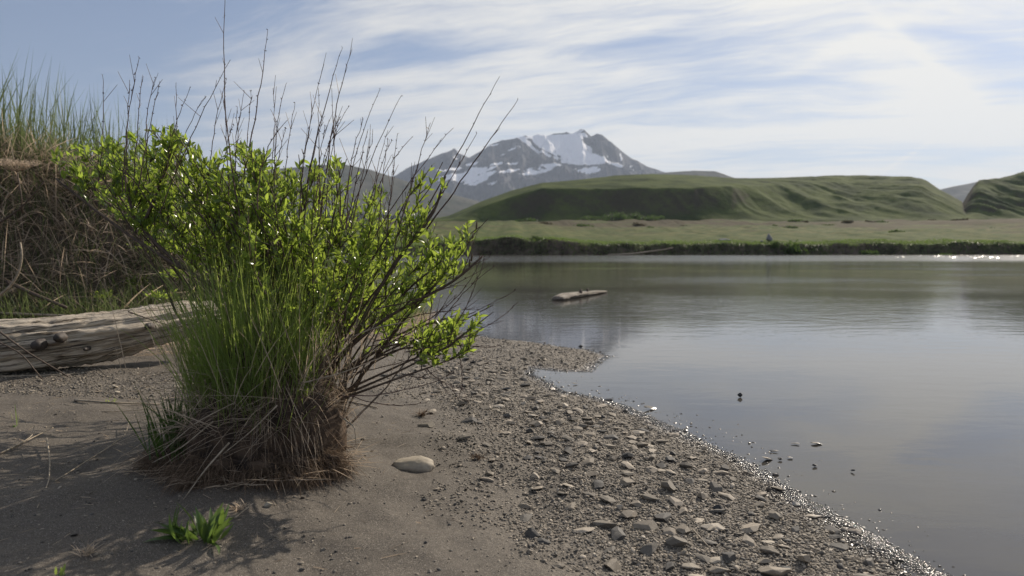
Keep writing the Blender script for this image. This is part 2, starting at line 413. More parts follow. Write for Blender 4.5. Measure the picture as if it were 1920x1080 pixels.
M_TWIG = m_bark('willow_bark', (.050, .034, .024), (.115, .080, .055))
M_SHOOT = m_bark('shoot_bark', (.045, .022, .018), (.10, .05, .04), rough=.5)
M_SOIL = m_bark('root_soil', (.02, .013, .009), (.11, .075, .05), 14, .95, 1.0)
M_DRY = m_bark('dry_stem', (.20, .16, .11), (.42, .35, .26), 40, .7)

# ------------------------------------------------------------------ ground sheet (one, to the horizon)
def graded(lo, hi, step, far, g=1.05):
    a = list(np.arange(lo, hi + 1e-6, step)); s, p = step, hi
    while p < far: s *= g; p += s; a.append(p)
    s, p, b = step, lo, []
    while p > -far: s *= g; p -= s; b.append(p)
    return np.array(b[::-1] + a)
gx = graded(-4.2, 2.3, .022, 14000); gy = graded(1.7, 9.5, .026, 14000, 1.05)
gy = gy[gy > -400]; gx = gx[np.abs(gx) < 15000]
X, Y = np.meshgrid(gx, gy, indexing='ij'); SD = shore_sd(X, Y); Z = H(X, Y, SD)
Z = np.where((Y > 120) & (SD < 0), np.clip((Y - 120) * .02 - .3, -1, 1.2), Z)
BK = sstep(Y, bank_front(X) - .5, bank_front(X) + .3) * (bank_h(X) > .03)
g_ = gridmesh('ground', X, Y, Z, M_GROUND, {'sd': np.clip(SD, -5, 50), 'bank': BK}); tag(g_, kind='structure')
wv = MB(); wv.add([(-1200, -80, 0), (1500, -80, 0), (1500, 112, 0), (-1200, 112, 0)], [[0, 1, 2, 3]])
tag(wv.build('water', M_WATER, smooth=False), kind='structure')
#@@FAR
# ------------------------------------------------------------------ far bank and meadow
def m_meadow():
    m_, t, p, o = mat('meadow'); co = pos_co(t); x, y, z = t.sep(co)
    nz = t.sep(t.node('ShaderNodeNewGeometry').outputs['True Normal'])[2]
    n = t.noise(t.comb(t.mul(x, .02), t.mul(y, .035), 0), 1.0, 5, .6); n2 = t.noise(co, .35, 5, .65)
    g = t.mix(t.rng(n2, .3, .7), (.045, .068, .018), (.095, .115, .034)); tan = t.mix(t.rng(n2, .35, .65), (.050, .078, .022), (.130, .128, .050)); br = t.mix(n2, (.045, .038, .020), (.085, .070, .038))
    f = t.rng(t.add(y, t.mul(t.sub(n, .5), 80)), 118, 150); c = t.mix(f, g, tan)
    c = t.mix(t.rng(t.add(t.add(y, t.mul(x, .35)), t.mul(t.sub(n, .5), 640)), 190, 300), c, br)
    c = t.mix(t.mul(t.rng(t.noise(t.comb(t.mul(x, .03), t.mul(y, .02), 5), 1.0, 5, .6), .5, .62), .8), c, g)
    soil = t.mix(t.rng(t.noise(co, .8, 6, .7), .35, .65), (.035, .028, .020), (.15, .12, .09))
    c = t.mix(t.rng(nz, .86, .70), c, soil); t.put(p.inputs['Base Color'], c); p.inputs['Roughness'].default_value = .95
    p.inputs['Specular IOR Level'].default_value = .1
    t.put(p.inputs['Normal'], t.bump(t.noise(co, 1.5, 5, .7), .7, .3)); return m_
def brow(x): return 107.5 + 3.0 * fbm(x * .045, x * 0 + 2, 41, 4) + 1.1 * fbm(x * .35, x * 0, 42, 4)
def meadow_z(x, y):
    t = y - brow(x); face = sstep(t, -.2, 1.9)
    bh = 1.75 + .9 * fbm(x * .06, x * 0 + 9, 44, 4) + .35 * fbm(x * .3, x * 0 + 5, 46, 3)
    z = -.4 + (bh + .4) * face + np.maximum(t - 2, 0) * .0485
    z += .35 * fbm(x * .35, y * .9, 43, 4) * sstep(t, 0, .6) * (1 - .7 * sstep(t, 2, 5)) + 1.8 * fbm(x * .03, y * .03, 45, 5) * sstep(t, 8, 60) * (1 - sstep(t, 250, 300))
    return z
mx_ = np.concatenate([np.arange(-420, -60, 3.0), np.arange(-60, 110, .22), np.arange(110, 520, 3.0)])
my_ = np.concatenate([np.arange(104, 113, .22), np.geomspace(113, 640, 110)])
X, Y = np.meshgrid(mx_, my_, indexing='ij'); Z = meadow_z(X, np.minimum(Y, 372)) - np.maximum(Y - 420, 0) * .05
tag(gridmesh('meadow', X, Y, Z, m_meadow()), kind='structure')

# ------------------------------------------------------------------ hills
def m_hill(name, g0, g1, rock0, rock1, s0=.86, s1=.72, sc=.05):
    m_, t, p, o = mat(name); co = pos_co(t)
    nz = t.sep(t.node('ShaderNodeNewGeometry').outputs['Normal'])[2]
    n = t.noise(co, sc, 6, .65); n2 = t.noise(co, sc * 6, 5, .65)
    g = t.mix(t.rng(n, .32, .66), g0, g1); rk = t.mix(n2, rock0, rock1)
    c = t.mix(t.rng(t.add(nz, t.mul(t.sub(n2, .5), .25)), s0, s1), g, rk)
    c = t.mix(t.mul(t.rng(t.noise(co, sc * 14, 4, .7), .54, .64), .35), c, t.mix(1.0, c, (.45, .5, .42), 'MULTIPLY')); c = t.mix(t.mul(t.rng(n2, .55, .7), .45), c, t.mix(1.0, c, (.5, .55, .5), 'MULTIPLY'))
    t.put(p.inputs['Base Color'], c); p.inputs['Roughness'].default_value = .95; p.inputs['Specular IOR Level'].default_value = .05
    t.put(p.inputs['Normal'], t.bump(t.add(n, t.mul(n2, .4)), .5, 1.6)); return m_
def fieldhill(name, pu, pv, edge, foot, crest, mt, ulo, uhi, gully, nu=560, yfar=1100, seed=50, ev=None):
    u = np.linspace(ulo, uhi, nu); yy = np.concatenate([np.linspace(foot - 25, crest + 40, 230), np.linspace(crest + 60, yfar, 20)])
    U, Y = np.meshgrid(u, yy, indexing='ij'); X = (U - 960) / F * Y
    zc = 1 + (465 - np.interp(U, pu, pv)) / F * crest
    E = np.interp(U, *edge) + 3 * fbm(X * .02, Y * 0, seed, 4) * 1.0
    zm = 15.0
    ze = np.minimum(zc - .055 * (crest - E), zc * .9 + 2) if ev is None else 1 + (465 - np.interp(U, *ev)) / F * E
    ft = foot + 5 * fbm(X * .03, Y * 0 + 3, seed + 1, 3)
    a = np.clip((Y - ft) / (E - ft), 0, 1); b = np.clip((Y - E) / (crest - E), 0, 1)
    prof = np.where(Y < E, zm + (ze - zm) * (a ** 1.15 * .75 + .25 * sstep(a, 0, 1)), ze + (zc - ze) * (b * (1.6 - .6 * b)))
    G = np.interp(U, *gully)
    warp = X + (Y - foot) * .55 + 16 * fbm(X * .025, Y * .025, seed + 2, 4)
    gl = fbm(warp * .045, Y * .006, seed + 3, 4, .5, True)
    prof = prof + (.2 + .10 * G) * fbm(X * .16, Y * .16, seed + 8, 4) * sstep(a, .02, .3) * (1 - b) + (gl - .4) * G * np.sin(np.clip(a, 0, 1) * pi * .9) + .9 * fbm(X * .06, Y * .06, seed + 5, 4) * sstep(a, .02, .3) * (1 - b)
    prof = np.where(Y > crest, zc - (Y - crest) * .12, prof); prof = prof - np.clip(ft + 1.5 - Y, 0, 60) * .30
    low = zc < 16
    prof = np.minimum(prof, np.maximum(zc, 3) + 0 * Y) if True else prof
    return tag(gridmesh(name, X, Y, prof, mt), kind='structure')
hu = [400, 700, 800, 843, 905, 963, 1015, 1084, 1152, 1221, 1290, 1330, 1365, 1406, 1494, 1552, 1607, 1703, 1723, 1735, 1746, 1758, 1775, 1800, 1815, 1830]
hv = [430, 424, 414, 406, 379, 360, 348, 341, 332, 329, 332, 334, 337, 338, 335, 331.6, 331, 333, 336, 341, 349, 358, 366, 380, 398, 425]
M_HILL = m_hill('hill_grass', (.030, .046, .013), (.085, .108, .030), (.040, .036, .024), (.070, .062, .038), .80, .62)
fieldhill('hill', hu, hv, ([400, 850, 1000, 1300, 1370, 1440, 1520, 1600, 1700, 1760, 1830], [390, 389, 389, 391, 403, 432, 458, 468, 440, 420, 410]), 372, 540,
          M_HILL, 400, 1840, ([400, 1330, 1420, 1500, 1700, 1760, 1840], [.8, 1.0, 2.6, 4.2, 4.2, 2.5, 1]), ev=([400, 800, 843, 905, 963, 1015, 1370, 1450, 1600, 1700, 1725, 1746, 1800, 1840], [430, 418, 411, 388, 370, 354, 352, 347, 342, 343, 348, 362, 388, 425]))
hu2 = [1770, 1785, 1794, 1800, 1807, 1818, 1830, 1865, 1884, 1920, 2050, 2300, 2600]
hv2 = [425, 408, 396, 388, 377, 362, 350, 346, 341, 332, 310, 290, 300]
fieldhill('hill', hu2, hv2, ([1770, 1840, 1950, 2600], [430, 450, 500, 500]), 376, 560, M_HILL, 1770, 2600, ([1770, 1850, 2600], [1, 9, 9]), 260, seed=70)

# ------------------------------------------------------------------ far mountains
def rangefield(name, ridges, slope, mt, u0, u1, y0, y1, nu, ny, noise_amp, noise_sc, seed, base=0, snow=None, rough=.35):
    u = np.linspace(u0, u1, nu); yy = np.linspace(y0, y1, ny)
    ym = (y0 + y1) / 2; Xl = (u - 960) / F * ym; X, Y = np.meshgrid(Xl, yy, indexing='ij')
    Zm = np.full(X.shape, -1e9)
    wx = X + noise_amp * 1.2 * fbm(X * noise_sc * .6, Y * noise_sc * .6, seed + 9, 4); wy = Y + noise_amp * 1.2 * fbm(X * noise_sc * .6 + 50, Y * noise_sc * .6, seed + 19, 4)
    wx = wx - 0; 
    for rd in ridges:
        sl_ = rd.get('s', slope); P = np.array([at(a, b, c) for a, b, c in rd['p']])
        for i in range(len(P) - 1):
            a, b = P[i], P[i + 1]; ab = b[:2] - a[:2]; L2 = ab @ ab
            near_ = np.clip(((X - a[0]) * ab[0] + (Y - a[1]) * ab[1]) / L2, 0, 1)
            d0 = np.hypot(X - a[0] - near_ * ab[0], Y - a[1] - near_ * ab[1])
            k_ = sstep(d0, 0, 250 * noise_amp / 90)
            qx, qy = X + (wx - X) * k_, Y + (wy - Y) * k_
            t = np.clip(((qx - a[0]) * ab[0] + (qy - a[1]) * ab[1]) / L2, 0, 1)
            d = np.hypot(qx - a[0] - t * ab[0], qy - a[1] - t * ab[1])
            Zm = np.maximum(Zm, a[2] + t * (b[2] - a[2]) - sl_ * d * (1 - .25 * np.clip(d / 1500, 0, 1)))
    dcrest = np.clip((Zm.max(1, keepdims=True) - Zm) / (noise_amp * 1.0), .12, 1)
    Zm = Zm + dcrest * noise_amp * rough * (fbm(X * noise_sc * 2.2, Y * noise_sc * .9, seed, 6, .55, True) - .4)
    Zm = np.maximum(Zm, base - 30)
    at_ = None
    if snow is not None: at_ = {'snow': snow(X, Y, Zm)}
    return tag(gridmesh(name, X, Y, Zm, mt, at_), kind='structure')
def in_poly(U, V, poly):
    ins = np.zeros(U.shape, bool); n = len(poly)
    for i in range(n):
        (x1, y1), (x2, y2) = poly[i], poly[(i + 1) % n]
        if y1 == y2: continue
        ins ^= ((y1 > V) != (y2 > V)) & (U < (x2 - x1) * (V - y1) / (y2 - y1) + x1)
    return ins
SNOW = [[(984, 253), (1010, 250), (1040, 250), (1070, 247), (1094, 243), (1103, 252), (1098, 262), (1086, 268), (1094, 276), (1104, 282), (1110, 296), (1120, 306), (1134, 314), (1150, 324), (1146, 328), (1120, 320), (1098, 321), (1070, 317), (1045, 303), (1022, 290), (1005, 275)],
        [(970, 257), (982, 254), (1000, 280), (1030, 298), (1062, 312), (1085, 320), (1060, 317), (1028, 303), (998, 285), (982, 274)],
        [(856, 282), (866, 290), (878, 300), (874, 303), (864, 296)],
        [(1128, 298), (1140, 310), (1152, 318), (1153, 325), (1140, 320)],
        [(1148, 283), (1154, 283), (1154, 287), (1148, 286)]]
SPOTS = [(862, 300, 6, 5), (890, 318, 10, 3), (932, 322, 12, 3), (960, 320, 9, 2.4), (880, 338, 34, 7), (905, 348, 30, 6), (1010, 330, 30, 5), (1085, 332, 24, 4), (968, 288, 12, 3), (943, 300, 5, 1.5), (1000, 338, 26, 4.5), (1022, 326, 10, 3), (955, 338, 18, 4), (1072, 331, 14, 2), (1098, 334, 16, 3.4), (878, 345, 22, 6), (905, 356, 16, 5), (915, 335, 18, 4),
         (850, 330, 16, 3), (845, 348, 20, 5), (1182, 328, 5, 2), (1180, 316, 6, 1.5), (1160, 300, 2, 9), (930, 362, 8, 2.5), (890, 330, 8, 5), (985, 262, 6, 2), (925, 275, 8, 2)]
def snowmask(X, Y, Zm):
    U = 960 + X / 5000 * F; V = 465 - (Zm - 1) / 5000 * F * (1 + 0 * Y)
    n = fbm(X * .006, Zm * .012, 91, 5, .6); n2 = fbm(X * .02, Y * .012 + Zm * .02, 95, 4, .6)
    Uw, Vw = U + 6 * n2, V + 4 * n
    s = np.zeros(U.shape)
    for i, p in enumerate(SNOW): s = np.maximum(s, in_poly(Uw, Vw, p) * 1.0)
    for (a, b, c, d) in SPOTS: s = np.maximum(s, ((((Uw + 9 * n - a) / c) ** 2 + ((Vw - b + .25 * (U - a)) / d) ** 2) < 1) * .95)
    gy_, gx_ = np.gradient(Zm)[1], np.gradient(Zm)[0]
    s *= 1 - .75 * ((n2 + n) > .55)
    return s
def m_mountain():
    m_, t, p, o = mat('mountain_rock'); co = pos_co(t)
    s = t.node('ShaderNodeAttribute', attribute_name='snow').outputs['Fac']
    n = t.noise(co, .006, 7, .65); n2 = t.noise(t.vmul(co, (1, .3, .3)), .02, 5, .6)
    rk = t.mix(t.rng(n, .3, .7), (.036, .037, .046), (.088, .085, .092)); rk = t.mix(t.rng(n2, .4, .65), rk, (.062, .062, .070))
    lo = t.rng(t.sep(co)[2], 420, 250); rk = t.mix(t.mul(lo, t.rng(n, .3, .6)), rk, (.075, .078, .062))
    t.put(p.inputs['Base Color'], t.mix(t.rng(t.add(s, t.mul(t.sub(n2, .5), .5)), .35, .6), rk, (.90, .90, .92)))
    p.inputs['Roughness'].default_value = .9; p.inputs['Specular IOR Level'].default_value = .1
    t.put(p.inputs['Normal'], t.bump(t.add(n, t.mul(n2, .5)), t.rng(s, .3, .7, .9, .25), 45)); return m_
main = [(700, 352, 5100), (760, 337, 5050), (800, 308, 5000), (832, 294, 5000), (843, 284, 5000), (852, 277, 5000), (862, 291, 5000), (871, 300, 5000), (882, 303, 5000), (905, 280, 5000), (922, 269, 4980), (945, 262, 4970), (970, 257, 4960), (984, 252, 4980), (998, 254, 5020), (1010, 249, 5050),
        (1025, 252, 5060), (1040, 248, 5080), (1052, 249, 5080), (1062, 246, 5090), (1072, 248, 5080), (1082, 245, 5070), (1094, 242, 5060), (1099, 250, 5050), (1108, 254, 5040), (1120, 250, 5020), (1128, 252, 5000), (1136, 262, 5000), (1146, 276, 5000), (1153, 285, 5000), (1166, 286, 5010),
        (1185, 297, 5030), (1210, 310, 5060), (1240, 321, 5100), (1290, 336, 5200), (1400, 360, 5300)]
rd = [dict(p=main, s=.9),
      dict(p=[(970, 257, 4960), (992, 276, 4760), (1020, 292, 4600), (1055, 308, 4450), (1090, 322, 4300), (1120, 333, 4150)], s=.66),
      dict(p=[(922, 269, 4980), (925, 300, 4600), (940, 330, 4250), (960, 350, 4000)], s=.72),
      dict(p=[(1120, 250, 5020), (1128, 275, 4860), (1140, 300, 4700), (1165, 325, 4450)], s=.62),
      dict(p=[(1153, 285, 5000), (1180, 312, 4750), (1205, 330, 4500)], s=.55),
      dict(p=[(850, 279, 5000), (840, 312, 4700), (850, 340, 4400)], s=.5),
      dict(p=[(1082, 245, 5070), (1090, 268, 4900), (1098, 290, 4790)], s=.75),
      dict(p=[(1020, 250, 5060), (1032, 275, 4860)], s=.8)]
rangefield('mountain', rd, .6, m_mountain(), 600, 1420, 3600, 6200, 760, 420, 90, .0035, 90, base=0, snow=snowmask, rough=.8)
M_FAR = m_hill('far_ridge', (.045, .05, .034), (.085, .08, .06), (.05, .045, .042), (.09, .08, .075), .8, .6, .004)
rangefield('far_hill', [dict(p=[(1180, 334, 2900), (1240, 323, 2900), (1270, 321, 2900), (1305, 319, 2900), (1338, 320, 2900), (1352, 327, 2900), (1372, 338, 2900), (1450, 352, 2900)], s=.35)],
           .35, M_FAR, 1150, 1500, 2400, 3400, 160, 80, 25, .008, 130)
rangefield('far_hill', [dict(p=[(250, 330, 2600), (400, 322, 2600), (520, 316, 2600), (590, 309, 2600), (640, 306, 2600), (690, 316, 2600), (735, 330, 2600), (780, 344, 2600), (840, 362, 2600), (900, 385, 2600)], s=.32)],
           .32, M_FAR, 100, 960, 1900, 3300, 260, 90, 25, .008, 140)
rangefield('far_hill', [dict(p=[(1700, 366, 3200), (1758, 356, 3200), (1785, 350, 3200), (1816, 344, 3200), (1849, 336, 3200), (1875, 337, 3200), (1900, 345, 3200), (2050, 340, 3200)], s=.35)],
           .35, M_FAR, 1660, 2100, 2700, 3900, 160, 80, 30, .006, 150)
#@@FAREND
# ------------------------------------------------------------------ growth on the far side
tg = MB(); n = 26000
bx = rng.uniform(-70, 100, n); by = brow(bx) + rng.uniform(.2, 1, n) ** 2 * 9 - rng.uniform(0, .5, n)
bz = meadow_z(bx, by); d_ = np.stack([rng.normal(0, .35, n), rng.normal(-.25, .3, n), np.ones(n)], 1)
blades(tg, np.stack([bx, by, bz - .03], 1), d_, rng.uniform(.25, .75, n) * (.7 + .6 * (vnoise(bx * .3, by * .3, 7) + .5)), rng.uniform(.05, .11, n), .45, 3)
n = 17000                                   # sods hanging over the edge
bx = rng.uniform(-70, 100, n); by = brow(bx) + 1.9 - 1.5 * rng.random(n) ** 1.6; kp = vnoise(bx * .12, bx * 0, 61) > -.25; bx, by = bx[kp], by[kp]; n = len(bx)
blades(tg, np.stack([bx, by, meadow_z(bx, by)], 1), np.stack([rng.normal(0, .3, n), -np.ones(n), rng.uniform(-.3, .9, n)], 1), rng.uniform(.2, .6, n), rng.uniform(.05, .1, n), .6, 3)
tag(tg.build('bank_grass', M_BGREEN), kind='stuff')
def crown(mb, c, rx, ry, rz, n, size, seed=0):
    r_ = np.random.default_rng(seed); k = max(5, n // 45)
    cen = unit(r_.normal(size=(k, 3))) * r_.uniform(.2, .85, (k, 1)) * [rx, ry, rz]; cen[:, 2] = np.abs(cen[:, 2])
    P = cen[r_.integers(0, k, n)] + r_.normal(size=(n, 3)) * np.array([rx, ry, rz]) * .19
    P[:, 2] = np.abs(P[:, 2])
    blades(mb, P + c, r_.normal(size=(n, 3)) + [0, 0, .5], size * r_.uniform(.6, 1.3, n), size * .6, .1, 3)
M_ALDER = m_foliage('alder_leaf', (.060, .095, .025), (.12, .20, .04), .35, .6, .35, .2)
M_HEATH = m_foliage('heath_leaf', (.075, .060, .034), (.10, .09, .04), .4, .7, .3, .2)
def shrub(u, v, y, wpx, hpx, label, cat, group, m, seed, n=500, name='alder_shrub', surf=None):
    p = at(u, v, y); sz = y / F
    if surf is not None: p[2] = surf(p[0], p[1])
    r = empty(name, p, label, cat, group)
    mb = MB(); crown(mb, np.zeros(3), wpx * sz / 2, wpx * sz / 2.4, hpx * sz * .8, n, wpx * sz * .10, seed); mb.build('foliage', m, r)
    st = MB()
    for k in range(5):
        a = rng.uniform(0, 2 * pi); tube(st, [(0, 0, -.2), (cos(a) * wpx * sz * .12, sin(a) * wpx * sz * .1, hpx * sz * .35), (cos(a) * wpx * sz * .25, sin(a) * wpx * sz * .2, hpx * sz * .75)], [wpx * sz * .018, wpx * sz * .012, wpx * sz * .005], 5)
    st.build('stem', M_TWIG, r); return r
msurf = lambda x, y: float(meadow_z(np.array([x]), np.array([y]))[0]) - .05
for i in range(15):
    u = 1092 + i * 10.5 + rng.uniform(-4, 4); shrub(u, 412, 352 + rng.uniform(-14, 16), rng.uniform(22, 38), rng.uniform(15, 25) * (1 - abs(i - 7) / 16), 'light green alder shrub in the thicket at the foot of the dark hill', 'shrub', 'alder thicket below the hill', M_ALDER, i, 420, surf=msurf)
for i in range(30):
    u = rng.uniform(880, 1915); y = rng.uniform(170, 368); g = rng.random() < .5
    shrub(u, 430, y, rng.uniform(12, 46), rng.uniform(3, 7), 'low brown heath shrub spread on the far meadow' if not g else 'low green shrub spread on the far meadow', 'shrub', 'low shrubs on the far meadow', M_HEATH if not g else M_ALDER, 100 + i, 260, 'meadow_shrub', msurf)
for u, y, wp, hp, lb in [(1488, 108.6, 52, 26, 'bushy bright green shrub hanging down the far bank face, widest on the bank'), (1455, 108.4, 24, 18, 'small green shrub on the far bank just left of the widest bank shrub'),
                     (1004, 108.6, 30, 14, 'low green shrub at the bank edge nearest the willow'), (1630, 108.6, 46, 14, 'flat green shrub on the bank edge right of the grey boulder'), (1765, 107.6, 64, 7, 'yellowish low plant at the far waterline')]:
    shrub(u, 460, y, wp, hp, lb, 'shrub', None, M_ALDER, int(u), 520, 'bank_shrub', msurf)
def boulder(u, y, wpx, hpx, seed, label, name='boulder', m=None, cuts=9):
    p = at(u, 445, y); p[2] = msurf(p[0], p[1]); sz = y / F; v, f = stone_shape(3, seed, cuts, 1.0, .08)
    v = v / np.abs(v).max(0) * [wpx * sz / 2, wpx * sz / 2.5, hpx * sz * .62]; v[:, :2] *= (1.15 - .55 * (v[:, 2:] / (hpx * sz * .62))) * .8; v[:, 2] += hpx * sz * .45
    mb = MB(); mb.add(v, f); o = mb.build(name, m or M_BOULD, smooth=False); o.location = p; return tag(o, label, 'rock')
M_BOULD = m_bark('boulder_rock', (.13, .13, .14), (.25, .25, .26), 3, .85)
boulder(1443, 113, 13, 15, 3, 'upright pointed grey boulder standing on the far bank')
boulder(1428, 113, 8, 5, 5, 'small grey rock at the left foot of the pointed boulder')
boulder(1357, 116, 34, 6, 7, 'long flat grey rock on the far meadow left of the pointed boulder')
boulder(1412, 114, 5, 4, 9, 'small white rock between the flat rock and the pointed boulder', m=M_PALE)
o_ = MB(); P = [at(u, v, 106.6) for u, v in [(1140, 478), (1185, 476), (1215, 472), (1245, 468), (1262, 464)]]; tube(o_, P, [.12, .12, .1, .07, .04], 7)
tag(o_.build('stranded_branch', M_DRY), 'pale bare branch stranded against the far bank at the waterline', 'branch')

# ------------------------------------------------------------------ driftwood
def m_wood(dim=1.0):
    m_, t, p, o = mat('driftwood'); co = t.node('ShaderNodeAttribute', attribute_name='along').outputs['Fac']; ac = t.node('ShaderNodeAttribute', attribute_name='around').outputs['Fac']
    v = t.comb(t.mul(co, 2.2), t.mul(t.m('SINE', ac), 3.5), t.mul(t.m('COSINE', ac), 3.5))
    g = t.noise(t.comb(t.mul(co, 3), t.mul(t.m('SINE', ac), 14), t.mul(t.m('COSINE', ac), 14)), 1.0, 6, .7, dist=.5); b = t.noise(v, 1.6, 4, .6)
    c = t.ramp(g, [(.30, (.10, .075, .055)), (.40, (.54, .48, .40)), (.7, (.78, .73, .64))]); c = t.mix(t.mul(t.rng(b, .56, .66), .8), c, (.22, .165, .115)); c = t.mix(1.0, c, (dim, dim * .95, dim * .88), 'MULTIPLY')
    ck = t.noise(t.comb(t.mul(co, 1.1), t.mul(t.m('SINE', ac), 7), t.mul(t.m('COSINE', ac), 7)), 1.0, 3, .5, dist=.3); ck = t.rng(t.m('ABSOLUTE', t.sub(ck, .5)), .022, .004); c = t.mix(t.mul(ck, .85), c, (.06, .046, .035)); t.put(p.inputs['Base Color'], c); p.inputs['Roughness'].default_value = .75; t.put(p.inputs['Normal'], t.bump(t.sub(g, ck), 1.0, .03)); return m_
M_WOOD = m_wood()
def logmesh(axis, rad, name, seed, sides=72, n=220, flat=1.0, groove=.24, parent=None, root=None, m=None):
    A = np.array(axis, float); s = np.linspace(0, len(A) - 1, n); k = np.arange(len(A))
    P = np.stack([np.interp(s, k, A[:, i]) for i in range(3)], 1)
    for _ in range(12): P[1:-1] = (P[:-2] + P[1:-1] * 2 + P[2:]) / 4
    r = np.interp(s, k, rad); T = unit(np.gradient(P, axis=0)); N = unit(np.cross(T, [0, 0, 1.0])); B = np.cross(N, T)
    L = np.concatenate([[0], np.cumsum(np.linalg.norm(np.diff(P, axis=0), axis=1))]); a = np.arange(sides + 1) / sides * 2 * pi
    LL, AA = np.meshgrid(L, a, indexing='ij')
    sx, sy = np.cos(AA + LL * .5) * 2.2, np.sin(AA + LL * .5) * 2.2
    g = fbm(sx * 2.2 + LL * .5, sy * 2.2 + LL * .25, seed, 5, .55, True); big = fbm(sx * .6 + LL * 1.4, sy * .6 + 3, seed + 3, 3)
    rr = r[:, None] * (1 + groove * (g - .2) + .28 * big)
    e = np.minimum(1, (L / .05)) * np.minimum(1, ((L[-1] - L) / .05)); rr *= np.sqrt(np.clip(e, .02, 1))[:, None]
    V = P[:, None] + N[:, None] * (np.cos(AA) * rr)[..., None] + B[:, None] * (np.sin(AA) * rr * flat)[..., None]
    mb = MB(); mb.add(V.reshape(-1, 3), grid_faces(n, sides + 1))
    return mb.build(name, m or M_WOOD, parent, attrs={'along': LL.ravel(), 'around': AA.ravel()}), P, r
AX = [at(-330, 702, 4.45), at(-150, 676, 4.65), at(0, 655, 4.85), at(130, 638, 5.1), at(250, 620, 5.4), at(350, 598, 5.75), at(420, 586, 6.05)]
root = empty('driftwood_log', (AX[2][0], AX[2][1], h1(AX[2][0], AX[2][1])), 'thick bleached driftwood log lying on the beach below the grassy bank', 'log')
o, P_, r_l = logmesh(AX, [.17, .18, .178, .165, .15, .12, .085], 'trunk', 4, parent=root); local(o, root)
for i, (u, v, y, s_) in enumerate([(68, 648, 4.78, .034), (108, 634, 4.86, .028), (276, 612, 5.27, .022), (160, 655, 5.0, .012)]):
    mb = MB(); c = at(u, v, y); tube(mb, [c + [0, .05, 0], c + [.004, 0, .002], c + [.01, -.025, .004], c + [.012, -.034, .005]], [s_ * 1.2, s_, s_ * .85, s_ * .3], 12, wob=.15); o = mb.build('knot', M_KNOT, root); local(o, root)
AX = [(.86, 14.05, .02), (1.05, 14.5, .04), (1.45, 15.3, .045), (1.85, 16.1, .035), (2.12, 16.7, .02)]
root = empty('floating_log', (1.4, 15.2, 0), 'pale weathered log floating alone on the calm river', 'log')
o, _, _ = logmesh(AX, [.13, .15, .12, .09, .05], 'trunk', 14, flat=.42, parent=root, n=90, sides=40, m=m_wood(.5)); local(o, root)
for x, y, s_ in [(1.40, 15.05, .035), (1.58, 15.5, .025)]:
    mb = MB(); tube(mb, [(x, y, .02), (x, y - .01, .12), (x + .01, y - .01, .16)], [s_ * 1.3, s_, s_ * .5], 8); o = mb.build('knot', M_TWIG, root); local(o, root)

# ------------------------------------------------------------------ grassy bank on the left
def bank_pts(n, x0, x1, a, b):
    x = rng.uniform(x0, x1, n); y = bank_front(x) + rng.uniform(a, b, n); return np.stack([x, y, H(x, y, micro=False)], 1)
dg = MB()
P = bank_pts(12000, -6.2, -1.3, -.1, 1.5); n = len(P); k = bank_h(P[:, 0]) / 1.6
blades(dg, P, np.stack([rng.normal(.15, .7, n), rng.normal(-.6, .35, n), rng.normal(-.1, .6, n)], 1), rng.uniform(.15, .75, n) * (.45 + .55 * k), rng.uniform(.003, .011, n), np.abs(rng.normal(.1, .35, n)), 5)
P = bank_pts(520, -5.8, -2.4, -.1, 1.4); n = len(P); blades(dg, P + [0, -.05, .05], np.stack([rng.normal(.2, .8, n), rng.normal(-.35, .3, n), rng.normal(.1, .6, n)], 1), rng.uniform(.3, .9, n), rng.uniform(.009, .018, n), .12, 5)
P = bank_pts(9000, -6.4, -1.2, .7, 3.4); n = len(P); k = bank_h(P[:, 0]) / 1.6
blades(dg, P, np.stack([rng.normal(.1, .5, n), rng.normal(-.3, .4, n), rng.uniform(.4, 1.2, n)], 1), rng.uniform(.25, .7, n) * (.4 + .6 * k), rng.uniform(.004, .008, n), rng.uniform(.2, .7, n), 5)
P = bank_pts(6000, -6.0, -1.0, -1.5, .3); n = len(P)      # litter at the foot
blades(dg, P + [0, 0, .01], np.stack([rng.normal(0, 1, n), rng.normal(-.2, .7, n), rng.uniform(0, .25, n)], 1), rng.uniform(.06, .3, n), rng.uniform(.003, .006, n), .05, 3)
tag(dg.build('dead_grass', M_STRAW), kind='stuff')
gg = MB()
P = bank_pts(2400, -6.6, -2.9, .8, 3.0); n = len(P); hgt = np.interp(P[:, 0], [-6.6, -5, -4.3, -3.6, -2.9], [1.15, 1.1, .85, .65, .4])
blades(gg, P, np.stack([rng.normal(.06, .16, n), rng.normal(-.05, .16, n), np.ones(n)], 1), hgt * (.3 + .95 * rng.random(n) ** 1.6), rng.uniform(.006, .015, n), rng.uniform(.02, .25, n), 5, curl=rng.normal(0, .08, (n, 3)))
P = bank_pts(11500, -5.8, -1.2, -.6, 1.6); n = len(P)
blades(gg, P, np.stack([rng.normal(.1, .3, n), rng.normal(-.35, .25, n), np.ones(n)], 1), rng.uniform(.12, .6, n), rng.uniform(.004, .009, n), rng.uniform(.05, .4, n), 5)
tag(gg.build('tall_grass', M_TALL), kind='stuff')
